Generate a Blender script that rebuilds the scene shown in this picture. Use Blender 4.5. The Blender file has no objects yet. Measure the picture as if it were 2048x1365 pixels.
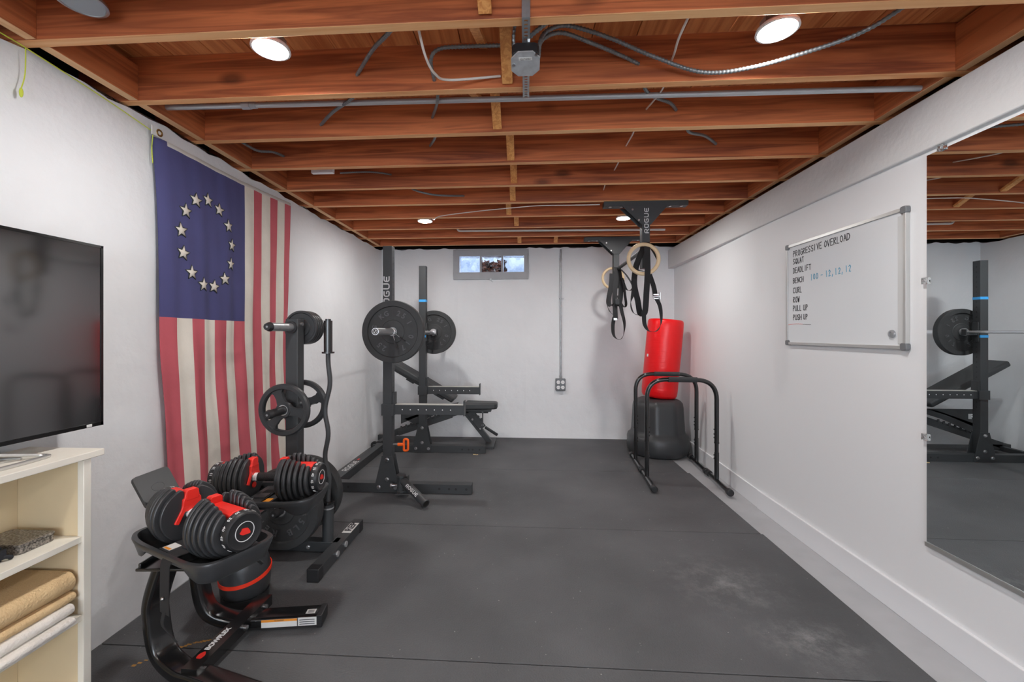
import bpy, bmesh, math, random
from mathutils import Vector, Matrix
C = bpy.context.scene
COL = C.collection
PI = math.pi
R = math.radians
random.seed(7)

# ------------------------------------------------------------------ camera
FPX = 860.0                      # focal length in pixels of the 2048 px wide frame
cam_d = bpy.data.cameras.new('camera')
cam = bpy.data.objects.new('camera', cam_d); COL.objects.link(cam)
cam.location = (0, 0, 1.30)
cam.rotation_euler = (PI/2, 0, math.atan(54/860))
cam_d.sensor_width = 36; cam_d.lens = 36*FPX/2048
cam_d.shift_x = (1024-998)/2048
cam_d.shift_y = (667-682.5)/2048
cam_d.clip_start = 0.05
C.camera = cam

# ------------------------------------------------------------------ world, exposure
w = bpy.data.worlds.new('world'); C.world = w; w.use_nodes = True
bgn = w.node_tree.nodes['Background']
bgn.inputs[0].default_value = (0.80, 0.90, 1.0, 1); bgn.inputs[1].default_value = 4.6
C.view_settings.view_transform = 'Standard'
C.view_settings.look = 'None'
C.view_settings.gamma = 1
C.view_settings.use_curve_mapping = False
C.view_settings.exposure = 1.0
LAMP = 205.0                     # emission of the ceiling discs
# fill light enters by a made-up window added behind the camera (portal guides sampling)
pd = bpy.data.lights.new('fill_window_portal', 'AREA'); pd.shape = 'RECTANGLE'; pd.size = 3.0; pd.size_y = 1.45; pd.cycles.is_portal = True
po = bpy.data.objects.new('fill_window_portal', pd); COL.objects.link(po); po.location = (0, -3.62, 1.42); po.rotation_euler = (R(90), 0, PI)

# ------------------------------------------------------------------ helpers
def lin(c):
    return tuple((x/255/12.92 if x/255 <= .04045 else ((x/255+.055)/1.055)**2.4) for x in c)+(1,)
MATS = {}
def mat(name, rgb, rough=.5, metal=0, var=0, vscale=8, bump=0, bscale=60, spec=.5, coat=0, emit=0, rgb2=None, stretch=None, detail=4):
    if name in MATS: return MATS[name]
    m = bpy.data.materials.new(name); m.use_nodes = True
    nt = m.node_tree; p = nt.nodes['Principled BSDF']
    p.inputs['Base Color'].default_value = lin(rgb)
    p.inputs['Roughness'].default_value = rough
    p.inputs['Metallic'].default_value = metal
    p.inputs['Specular IOR Level'].default_value = spec
    p.inputs['Coat Weight'].default_value = coat
    p.inputs['Coat Roughness'].default_value = .15
    if emit:
        p.inputs['Emission Color'].default_value = lin(rgb); p.inputs['Emission Strength'].default_value = emit
    tc = nt.nodes.new('ShaderNodeTexCoord')
    src = tc.outputs['Object']
    if stretch:
        mp = nt.nodes.new('ShaderNodeMapping'); mp.inputs['Scale'].default_value = stretch
        nt.links.new(src, mp.inputs[0]); src = mp.outputs[0]
    if var or rgb2:
        n = nt.nodes.new('ShaderNodeTexNoise'); n.inputs['Scale'].default_value = vscale; n.inputs['Detail'].default_value = detail
        nt.links.new(src, n.inputs['Vector'])
        r = nt.nodes.new('ShaderNodeValToRGB')
        a = lin(rgb); b = lin(rgb2) if rgb2 else tuple(x*(1-var) for x in a[:3])+(1,)
        r.color_ramp.elements[0].position = .35; r.color_ramp.elements[1].position = .65
        r.color_ramp.elements[0].color = b; r.color_ramp.elements[1].color = a
        nt.links.new(n.outputs[0], r.inputs[0]); nt.links.new(r.outputs[0], p.inputs['Base Color'])
    if bump:
        n2 = nt.nodes.new('ShaderNodeTexNoise'); n2.inputs['Scale'].default_value = bscale; n2.inputs['Detail'].default_value = 5
        nt.links.new(src, n2.inputs['Vector'])
        bp = nt.nodes.new('ShaderNodeBump'); bp.inputs['Strength'].default_value = bump; bp.inputs['Distance'].default_value = .01
        nt.links.new(n2.outputs[0], bp.inputs['Height']); nt.links.new(bp.outputs[0], p.inputs['Normal'])
    MATS[name] = m
    return m

def wood(name, dark, light, scale=1.0, knots=True, axis='x', rough=.6):
    m = bpy.data.materials.new(name); m.use_nodes = True
    nt = m.node_tree; p = nt.nodes['Principled BSDF']; p.inputs['Roughness'].default_value = rough
    L = nt.links.new; N = nt.nodes.new
    tc = N('ShaderNodeTexCoord'); oi = N('ShaderNodeObjectInfo')
    ad = N('ShaderNodeVectorMath'); ad.operation = 'MULTIPLY_ADD'
    cmb = N('ShaderNodeCombineXYZ')
    for i in range(3): L(oi.outputs['Random'], cmb.inputs[i])
    L(cmb.outputs[0], ad.inputs[0]); ad.inputs[1].default_value = (37, 11, 23)
    L(tc.outputs['Object'], ad.inputs[2])
    mp = N('ShaderNodeMapping'); L(ad.outputs[0], mp.inputs[0])
    sc = {'x': (.4, 9, 9), 'y': (9, .4, 9), 'z': (9, 9, .4)}[axis]
    mp.inputs['Scale'].default_value = tuple(q*scale for q in sc)
    n = N('ShaderNodeTexNoise'); n.inputs['Scale'].default_value = 2.2; n.inputs['Detail'].default_value = 6; n.inputs['Distortion'].default_value = .6
    L(mp.outputs[0], n.inputs['Vector'])
    mth = N('ShaderNodeMath'); mth.operation = 'MULTIPLY'; mth.inputs[1].default_value = 7
    L(n.outputs[0], mth.inputs[0])
    sn = N('ShaderNodeMath'); sn.operation = 'PINGPONG'; sn.inputs[1].default_value = 1.0
    L(mth.outputs[0], sn.inputs[0])
    n3 = N('ShaderNodeTexNoise'); n3.inputs['Scale'].default_value = 1.3; n3.inputs['Detail'].default_value = 3
    L(ad.outputs[0], n3.inputs['Vector'])
    mx = N('ShaderNodeMath'); mx.operation = 'MULTIPLY_ADD'; mx.inputs[1].default_value = .45
    L(sn.outputs[0], mx.inputs[0])
    m2 = N('ShaderNodeMath'); m2.operation = 'MULTIPLY'; m2.inputs[1].default_value = .75
    L(n3.outputs[0], m2.inputs[0]); L(m2.outputs[0], mx.inputs[2])
    r = N('ShaderNodeValToRGB'); r.color_ramp.elements[0].position = .25; r.color_ramp.elements[1].position = .85
    r.color_ramp.elements[0].color = lin(dark); r.color_ramp.elements[1].color = lin(light)
    L(mx.outputs[0], r.inputs[0])
    out = r.outputs[0]
    if knots:
        mk = N('ShaderNodeMapping'); L(ad.outputs[0], mk.inputs[0])
        mk.inputs['Scale'].default_value = {'x': (1.1, 2.4, 2.4), 'y': (2.4, 1.1, 2.4), 'z': (2.4, 2.4, 1.1)}[axis]
        v = N('ShaderNodeTexVoronoi'); v.inputs['Scale'].default_value = 1.5; L(mk.outputs[0], v.inputs['Vector'])
        kr = N('ShaderNodeValToRGB'); kr.color_ramp.elements[0].position = .05; kr.color_ramp.elements[1].position = .13
        kr.color_ramp.elements[0].color = (.25, .22, .2, 1); kr.color_ramp.elements[1].color = (1, 1, 1, 1)
        L(v.outputs['Distance'], kr.inputs[0])
        mm = N('ShaderNodeMix'); mm.data_type = 'RGBA'; mm.blend_type = 'MULTIPLY'; mm.inputs[0].default_value = .8
        L(out, mm.inputs[6]); L(kr.outputs[0], mm.inputs[7]); out = mm.outputs[2]
    L(out, p.inputs['Base Color'])
    b = N('ShaderNodeBump'); b.inputs['Strength'].default_value = .15; b.inputs['Distance'].default_value = .004
    L(n.outputs[0], b.inputs['Height']); L(b.outputs[0], p.inputs['Normal'])
    return m

class MB:
    def __init__(s): s.v = []; s.f = []; s.m = []
    def add(s, vs, fs, mi=0, M=None):
        o = len(s.v)
        for q in vs:
            q = Vector(q)
            s.v.append(M @ q if M else q)
        for f in fs: s.f.append([o+i for i in f]); s.m.append(mi)
        return s
    def box(s, c, d, mi=0, M=None):
        x, y, z = c; a, b, e = d[0]/2, d[1]/2, d[2]/2
        vs = [(x+i*a, y+j*b, z+k*e) for k in (-1, 1) for j in (-1, 1) for i in (-1, 1)]
        return s.add(vs, [(0, 2, 3, 1), (4, 5, 7, 6), (0, 1, 5, 4), (2, 6, 7, 3), (0, 4, 6, 2), (1, 3, 7, 5)], mi, M)
    def bx(s, x0, x1, y0, y1, z0, z1, mi=0, M=None):
        return s.box(((x0+x1)/2, (y0+y1)/2, (z0+z1)/2), (x1-x0, y1-y0, z1-z0), mi, M)
    def bar(s, p0, p1, w, h, mi=0, up=(0, 0, 1)):
        p0 = Vector(p0); p1 = Vector(p1); t = (p1-p0); L = t.length; t.normalize()
        up = Vector(up)
        if abs(t.dot(up)) > .98: up = Vector((0, 1, 0))
        l = up.cross(t).normalized(); u = t.cross(l)
        M = Matrix((t, l, u)).transposed().to_4x4(); M.translation = (p0+p1)/2
        return s.box((0, 0, 0), (L, w, h), mi, M)
    def cyl(s, p0, p1, r, mi=0, n=24, r1=None):
        p0 = Vector(p0); p1 = Vector(p1); t = (p1-p0).normalized()
        r1 = r if r1 is None else r1
        a = Vector((0, 0, 1)) if abs(t.z) < .9 else Vector((1, 0, 0))
        l = a.cross(t).normalized(); u = t.cross(l)
        vs = []
        for p, rr in ((p0, r), (p1, r1)):
            for i in range(n):
                q = 2*PI*i/n; vs.append(p+l*rr*math.cos(q)+u*rr*math.sin(q))
        fs = [(i, (i+1) % n, n+(i+1) % n, n+i) for i in range(n)]
        fs += [tuple(range(n))[::-1], tuple(range(n, 2*n))]
        return s.add(vs, fs, mi)
    def sweep(s, path, sec, mi=0, lat=None, closed=False, lats=None):
        path = [Vector(p) for p in path]; n = len(path); k = len(sec); vs = []
        prev = None
        for i, p in enumerate(path):
            if closed: t = (path[(i+1) % n]-path[i-1]).normalized()
            else: t = (path[min(i+1, n-1)]-path[max(i-1, 0)]).normalized()
            if lats is not None: l = Vector(lats[i])
            elif lat is not None: l = Vector(lat)
            elif prev is None:
                a = Vector((0, 0, 1)) if abs(t.z) < .9 else Vector((1, 0, 0)); l = a.cross(t)
            else: l = prev
            l = (l-t*l.dot(t)).normalized(); prev = l; u = t.cross(l)
            for (x, y) in sec: vs.append(p+l*x+u*y)
        fs = []
        for i in range(n if closed else n-1):
            a = i*k; b = ((i+1) % n)*k
            for j in range(k): fs.append((a+j, a+(j+1) % k, b+(j+1) % k, b+j))
        if not closed: fs += [tuple(range(k))[::-1], tuple(range((n-1)*k, n*k))]
        return s.add(vs, fs, mi)
    def tube(s, path, r, mi=0, n=14, closed=False):
        return s.sweep(path, [(r*math.cos(2*PI*i/n), r*math.sin(2*PI*i/n)) for i in range(n)], mi, closed=closed)
    def lathe(s, prof, M=None, mi=0, n=48, mis=None, a0=0, a1=2*PI):
        # prof: (r, h) pairs; axis = local z
        vs = []; k = len(prof)
        for i in range(n):
            q = 2*PI*i/n
            for r, h in prof: vs.append((r*math.cos(q), r*math.sin(q), h))
        o = len(s.v)
        for q in vs:
            q = Vector(q); s.v.append(M @ q if M else q)
        for i in range(n):
            for j in range(k-1):
                a = o+i*k+j; b = o+((i+1) % n)*k+j
                s.f.append([a, b, b+1, a+1]); s.m.append(mis[j] if mis else mi)
        return s
    def prism(s, poly, h, mi=0, M=None, h0=0):
        n = len(poly)
        vs = [(x, y, h0) for x, y in poly]+[(x, y, h) for x, y in poly]
        fs = [tuple(range(n))[::-1], tuple(range(n, 2*n))]+[(i, (i+1) % n, n+(i+1) % n, n+i) for i in range(n)]
        return s.add(vs, fs, mi, M)
    def sphere(s, c, r, mi=0, n=16, sc=(1, 1, 1), M=None):
        prof = [(max(1e-4, r*math.sin(PI*i/n)), -r*math.cos(PI*i/n)) for i in range(n+1)]
        T = Matrix.Translation(c) @ Matrix.Diagonal((*sc, 1))
        if M: T = M @ T
        return s.lathe(prof, T, mi, n*2)
    def build(s, name, mats, parent=None, bevel=0, ang=35, loc=None, seg=2, rotz=0):
        me = bpy.data.meshes.new(name)
        me.from_pydata([tuple(q) for q in s.v], [], s.f)
        if not isinstance(mats, (list, tuple)): mats = [mats]
        for m in mats: me.materials.append(m)
        bm = bmesh.new(); bm.from_mesh(me)
        for f, mi in zip(bm.faces, s.m): f.material_index = mi; f.smooth = True
        bmesh.ops.remove_doubles(bm, verts=bm.verts, dist=1e-6)
        bmesh.ops.recalc_face_normals(bm, faces=bm.faces)
        bm.to_mesh(me); bm.free()
        me.set_sharp_from_angle(angle=R(ang))
        o = bpy.data.objects.new(name, me); COL.objects.link(o)
        if parent: o.parent = parent
        if loc: o.location = loc
        if rotz: o.rotation_euler.z = rotz
        if bevel:
            b = o.modifiers.new('bevel', 'BEVEL'); b.width = bevel; b.segments = seg; b.limit_method = 'ANGLE'; b.angle_limit = R(40)
            b.harden_normals = False
        return o

def tag(o, label=None, cat=None, group=None, kind=None):
    if label: o['label'] = label
    if cat: o['category'] = cat
    if group: o['group'] = group
    if kind: o['kind'] = kind
    return o
def empty(name, loc=(0, 0, 0), rz=0, label=None, cat=None, group=None):
    o = bpy.data.objects.new(name, None); COL.objects.link(o); o.location = loc; o.rotation_euler.z = rz
    o.empty_display_size = .05
    return tag(o, label, cat, group)
def copy_tree(o, parent=None):
    c = o.copy(); COL.objects.link(c); c.parent = parent
    for ch in o.children: copy_tree(ch, c)
    return c
def frame(o, x, y, z=None):
    x = Vector(x).normalized(); y = Vector(y).normalized(); z = x.cross(y)
    M = Matrix((x, y, z)).transposed().to_4x4(); M.translation = o
    return M
def circ(r, n=14): return [(r*math.cos(2*PI*i/n), r*math.sin(2*PI*i/n)) for i in range(n)]
def rrect(w, h, r, k=4):
    out = []
    for cx, cy, a0 in ((w/2-r, h/2-r, 0), (-w/2+r, h/2-r, 90), (-w/2+r, -h/2+r, 180), (w/2-r, -h/2+r, 270)):
        for i in range(k+1):
            a = R(a0+90*i/k); out.append((cx+r*math.cos(a), cy+r*math.sin(a)))
    return out
def rpath(pts, rad, k=6):
    pts = [Vector(p) for p in pts]; out = [pts[0]]
    for i in range(1, len(pts)-1):
        a, b, c = pts[i-1], pts[i], pts[i+1]
        d = min(rad, (a-b).length*.49, (c-b).length*.49)
        p = b+(a-b).normalized()*d; q = b+(c-b).normalized()*d
        for j in range(k+1):
            t = j/k; out.append(p*(1-t)**2+b*2*t*(1-t)+q*t*t)
    out.append(pts[-1]); return out
def smooth_path(pts, sub=8):
    P = [Vector(p) for p in pts]; out = []
    for i in range(len(P)-1):
        p0 = P[max(i-1, 0)]; p1 = P[i]; p2 = P[i+1]; p3 = P[min(i+2, len(P)-1)]
        for j in range(sub):
            t = j/sub
            out.append(.5*((2*p1)+(p2-p0)*t+(2*p0-5*p1+4*p2-p3)*t*t+(3*p1-p0-3*p2+p3)*t**3))
    out.append(P[-1]); return out
def text_mesh(txt, size, depth=.001, bold=0, sx=1, align='CENTER'):
    cu = bpy.data.curves.new('t', 'FONT'); cu.body = txt; cu.size = size; cu.extrude = depth; cu.offset = bold
    cu.align_x = align; cu.align_y = 'CENTER'; cu.resolution_u = 3
    o = bpy.data.objects.new('t', cu); COL.objects.link(o)
    bpy.context.view_layer.update()
    me = bpy.data.meshes.new_from_object(o.evaluated_get(bpy.context.evaluated_depsgraph_get()))
    vs = [(v.co.x*sx, v.co.y, v.co.z) for v in me.vertices]; fs = [tuple(p.vertices) for p in me.polygons]
    bpy.data.objects.remove(o); bpy.data.curves.remove(cu); bpy.data.meshes.remove(me)
    return vs, fs
def put_text(mb, txt, size, M, mi, **k):
    vs, fs = text_mesh(txt, size, **k); mb.add(vs, fs, mi, M)

# logo letters R O G U E drawn as thick squared strokes (wide, geometric)
STROKES = {
 'A': [[(0, 0), (.5, 1), (1, 0)], [(.2, .4), (.8, .4)]], 'B': [[(0, 0), (0, 1), (.75, .92), (.75, .6), (0, .52), (.9, .4), (.85, .08), (0, 0)]],
 'C': [[(.95, .85), (.6, 1), (.15, .85), (0, .5), (.1, .12), (.5, 0), (.95, .1)]], 'D': [[(0, 0), (.05, 1), (.7, .9), (1, .5), (.7, .08), (0, 0)]],
 'E': [[(.9, 1), (0, 1), (0, 0), (.95, 0)], [(0, .52), (.7, .52)]], 'F': [[(.9, 1), (0, 1), (0, 0)], [(0, .52), (.7, .52)]],
 'G': [[(.95, .85), (.5, 1), (.05, .75), (0, .3), (.4, 0), (.95, .1), (.95, .45), (.55, .45)]], 'H': [[(0, 0), (0, 1)], [(1, 0), (1, 1)], [(0, .5), (1, .5)]],
 'I': [[(.4, 0), (.45, 1)]], 'K': [[(0, 0), (0, 1)], [(.9, 1), (0, .45), (.95, 0)]], 'L': [[(0, 1), (0, 0), (.85, 0)]],
 'N': [[(0, 0), (0, 1), (.9, 0), (.95, 1)]], 'O': [[(.5, 1), (.05, .75), (.05, .25), (.5, 0), (.95, .25), (.95, .75), (.5, 1)]],
 'P': [[(0, 0), (.05, 1), (.75, .95), (.85, .65), (.05, .45)]], 'Q': [[(.5, 1), (.05, .75), (.05, .25), (.5, 0), (.95, .25), (.95, .75), (.5, 1)], [(.55, .3), (1, -.05)]],
 'R': [[(0, 0), (.05, 1), (.75, .95), (.85, .65), (.05, .5), (.95, 0)]], 'S': [[(.9, .9), (.5, 1), (.1, .8), (.3, .55), (.8, .4), (.85, .12), (.4, 0), (0, .12)]],
 'T': [[(-.1, 1), (1, 1)], [(.45, 1), (.5, 0)]], 'U': [[(0, 1), (.05, .2), (.45, 0), (.9, .2), (.95, 1)]], 'V': [[(0, 1), (.45, 0), (.95, 1)]],
 'W': [[(0, 1), (.25, 0), (.5, .7), (.75, 0), (1, 1)]],
 '0': [[(.5, 1), (.1, .75), (.1, .25), (.5, 0), (.9, .25), (.9, .75), (.5, 1)]], '1': [[(.5, 1), (.5, 0)]], '2': [[(.1, .8), (.5, 1), (.85, .75), (.1, 0), (.95, 0)]],
 '-': [[(.1, .5), (.9, .5)]], ',': [[(.3, .1), (.15, -.2)]], ' ': []}
def stroke_text(mb, txt, h, M, mi, wid=.6, gap=.25, thick=.003, depth=.0006, jit=0):
    x = 0
    for ch in txt:
        for line in STROKES[ch]:
            pts = [(x+px*h*wid+random.uniform(-jit, jit)*h, py*h+random.uniform(-jit, jit)*h) for px, py in line]
            for (a, b), (c, d) in zip(pts, pts[1:]):
                L = math.hypot(c-a, d-b)
                if L < 1e-6: continue
                ux, uy = (c-a)/L*thick*.4, (d-b)/L*thick*.4; nx, ny = -(d-b)/L*thick/2, (c-a)/L*thick/2
                mb.prism([(a-ux+nx, b-uy+ny), (a-ux-nx, b-uy-ny), (c+ux-nx, d+uy-ny), (c+ux+nx, d+uy+ny)], depth, mi, M)
        x += h*(wid+gap) if ch != ' ' else h*wid*.9
    return x
def rogue_text(mb, M, h, mi):
    # squared wide capitals built from bars; origin = left baseline
    t = .19*h; w = .95*h; g = .22*h
    def b(x0, x1, y0, y1): mb.bx(x0, x1, y0, y1, 0, .0012, mi, M)
    x = 0
    def outline(x, pts):
        path = [Vector((x+a*w, c*h, .0006)) for a, c in pts]
        path = [Vector((p.x, p.y, .0006)) for p in rpath(path, .32*h, 5)]
        for p, q in zip(path, path[1:]):
            L = (q-p).length
            if L < 1e-6: continue
            n = Vector((-(q-p).y, (q-p).x, 0)).normalized()*t/2; e = (q-p).normalized()*t*.15
            mb.prism([tuple((p-e+n)[:2]), tuple((p-e-n)[:2]), tuple((q+e-n)[:2]), tuple((q+e+n)[:2])], .0012, mi, M)
    a, z = .1, .9
    outline(x, [(a, 0), (a, z), (z, z), (z, .4), (a, .4)]); outline(x, [(.5, .4), (z+.05, 0)]); x += w+g
    outline(x, [(.5, z), (a, z), (a, .1), (z, .1), (z, z), (.5, z)]); x += w+g
    outline(x, [(z, z), (a, z), (a, .1), (z, .1), (z, .5), (.5, .5)]); x += w+g
    outline(x, [(a, 1), (a, .1), (z, .1), (z, 1)]); x += w+g
    outline(x, [(z, z), (a, z), (a, .1), (z, .1)]); b(x+.1*w, x+.85*w, .41*h, .41*h+t); x += w
    return x

# ------------------------------------------------------------------ materials
PLASTER = mat('white painted masonry', (235, 236, 238), .75, var=.03, vscale=3, bump=.8, bscale=10, detail=8)
DRYWALL = mat('white painted drywall', (234, 235, 237), .55, bump=.04, bscale=40)
BAND = mat('white painted concrete beam', (222, 222, 222), .7, bump=.25, bscale=30)
TRIMW = mat('white trim paint', (232, 233, 236), .4)
CONC = mat('grey painted concrete', (178, 179, 182), .55, var=.08, vscale=6, bump=.05, bscale=30)
SHADEV = mat('cavity shade paint', (26, 20, 17), .9)  # near-black colour paints the shade of gaps and hollows
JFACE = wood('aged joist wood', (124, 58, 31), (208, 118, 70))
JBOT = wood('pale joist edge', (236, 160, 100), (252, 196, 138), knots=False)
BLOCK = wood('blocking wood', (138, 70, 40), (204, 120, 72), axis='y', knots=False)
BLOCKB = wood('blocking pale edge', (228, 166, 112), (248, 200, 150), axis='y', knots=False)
BRACE = wood('brace wood', (210, 130, 66), (246, 180, 110), scale=2, axis='z', knots=False)
STEEL = mat('galvanised steel', (178, 180, 182), .34, .6, var=.2, vscale=25)
ZINC = mat('zinc box', (205, 207, 209), .45, .4, var=.2, vscale=30)
CHROME = mat('chrome', (232, 232, 234), .28, .82)
BOLT = mat('bolt steel', (200, 200, 202), .28, 1)
ARMOR = mat('armoured cable steel', (128, 132, 134), .42, .5)
NMC = mat('white cable', (225, 215, 205), .5)
WHITEP = mat('white plastic', (240, 240, 240), .4)
POWDER = mat('black powder coat', (58, 60, 62), .48, bump=.08, bscale=700)
GLOSSB = mat('gloss black enamel', (24, 24, 25), .2, coat=.5)
PLASTB = mat('black plastic', (54, 55, 57), .3, bump=.04, bscale=500)
PLASTD = mat('dark plastic', (36, 36, 38), .45)
IRONP = mat('plate iron coating', (58, 59, 61), .32, var=.15, vscale=20, bump=.05, bscale=300)
RUBBER = mat('black rubber', (54, 55, 56), .6, var=.2, vscale=14, bump=.12, bscale=90)
LETR = mat('lettering gloss tint', (84, 85, 87), .45)  # lighter letter colour stands in for gloss on the raised rubber
GRIPF = mat('foam grip', (52, 53, 55), .8, bump=.2, bscale=300)
WEB = mat('black webbing', (38, 38, 40), .8, bump=.5, bscale=900)
RED = mat('dumbbell red', (236, 48, 38), .38)
BANDR = mat('kettlebell orange red', (240, 58, 32), .38)
BAGRED = mat('red vinyl', (236, 3, 14), .34, bump=.25, bscale=7, stretch=(1, 1, 9), coat=.05)
ORANGE = mat('orange plastic', (255, 105, 25), .4)
LOGOW = mat('logo white', (228, 228, 228), .5)
STICK = mat('label white', (225, 225, 222), .5)
STICKO = mat('label orange', (235, 150, 50), .5)
BLUE = mat('blue tape', (60, 165, 235), .5)
PAD = mat('bench vinyl', (60, 62, 64), .5, bump=.06, bscale=200)
RINGW = mat('birch ring', (228, 200, 160), .42, var=.08, vscale=12)
SHELFW = mat('cream shelf paint', (240, 235, 223), .5, var=.05, vscale=5, bump=.06, bscale=50)
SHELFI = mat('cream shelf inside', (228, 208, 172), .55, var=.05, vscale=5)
MATTAN = mat('tan foam mat', (222, 190, 144), .8, bump=.6, bscale=140)
MATWH = mat('cream foam mat', (236, 230, 222), .8, bump=.5, bscale=140)
SILVER = mat('brushed silver', (205, 205, 203), .4, .8)
SCREEN = mat('tv screen glass', (20, 19, 21), .09, spec=1.0)
SCREEN.node_tree.nodes['Principled BSDF'].inputs['IOR'].default_value = 1.9
TVB = mat('tv bezel', (10, 10, 11), .2)
WBOARD = mat('whiteboard enamel', (226, 229, 232), .14, spec=.6)
INKK = mat('black marker', (32, 34, 42), .5)
INKB = mat('blue marker', (70, 160, 195), .5)
INKR = mat('red marker', (220, 60, 60), .5)
SPECK = mat('speckled clear plastic', (150, 142, 134), .15, rgb2=(60, 58, 55), vscale=160, detail=2)
GOLD = mat('antique brass', (150, 120, 70), .4, .9)
YEL = mat('yellow green cord', (205, 215, 70), .6)
CASING = mat('grey window paint', (176, 178, 182), .6, var=.06, vscale=10)
WHITEB = mat('spotter liner', (176, 175, 170), .45)

def mirror_mat():
    m = bpy.data.materials.new('mirror silvering'); m.use_nodes = True
    p = m.node_tree.nodes['Principled BSDF']; p.inputs['Base Color'].default_value = (.80, .86, .88, 1)
    p.inputs['Metallic'].default_value = 1; p.inputs['Roughness'].default_value = 0.0
    return m
MIRROR = mirror_mat()
def glass_mat(name, tint, rough, bump):
    m = bpy.data.materials.new(name); m.use_nodes = True; nt = m.node_tree
    p = nt.nodes['Principled BSDF']; p.inputs['Base Color'].default_value = tint
    p.inputs['Transmission Weight'].default_value = 1; p.inputs['Roughness'].default_value = rough; p.inputs['IOR'].default_value = 1.3
    if bump:
        tc = nt.nodes.new('ShaderNodeTexCoord'); n = nt.nodes.new('ShaderNodeTexVoronoi'); n.inputs['Scale'].default_value = 26
        b = nt.nodes.new('ShaderNodeBump'); b.inputs['Strength'].default_value = bump; b.inputs['Distance'].default_value = .01
        nt.links.new(tc.outputs['Object'], n.inputs['Vector']); nt.links.new(n.outputs['Distance'], b.inputs['Height']); nt.links.new(b.outputs[0], p.inputs['Normal'])
    return m
GBLOCK = glass_mat('ribbed glass block', (.90, .92, .95, 1), .03, .3)
CLEARP = glass_mat('clear plastic clip', (.95, .97, .97, 1), .08, 0)

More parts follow.
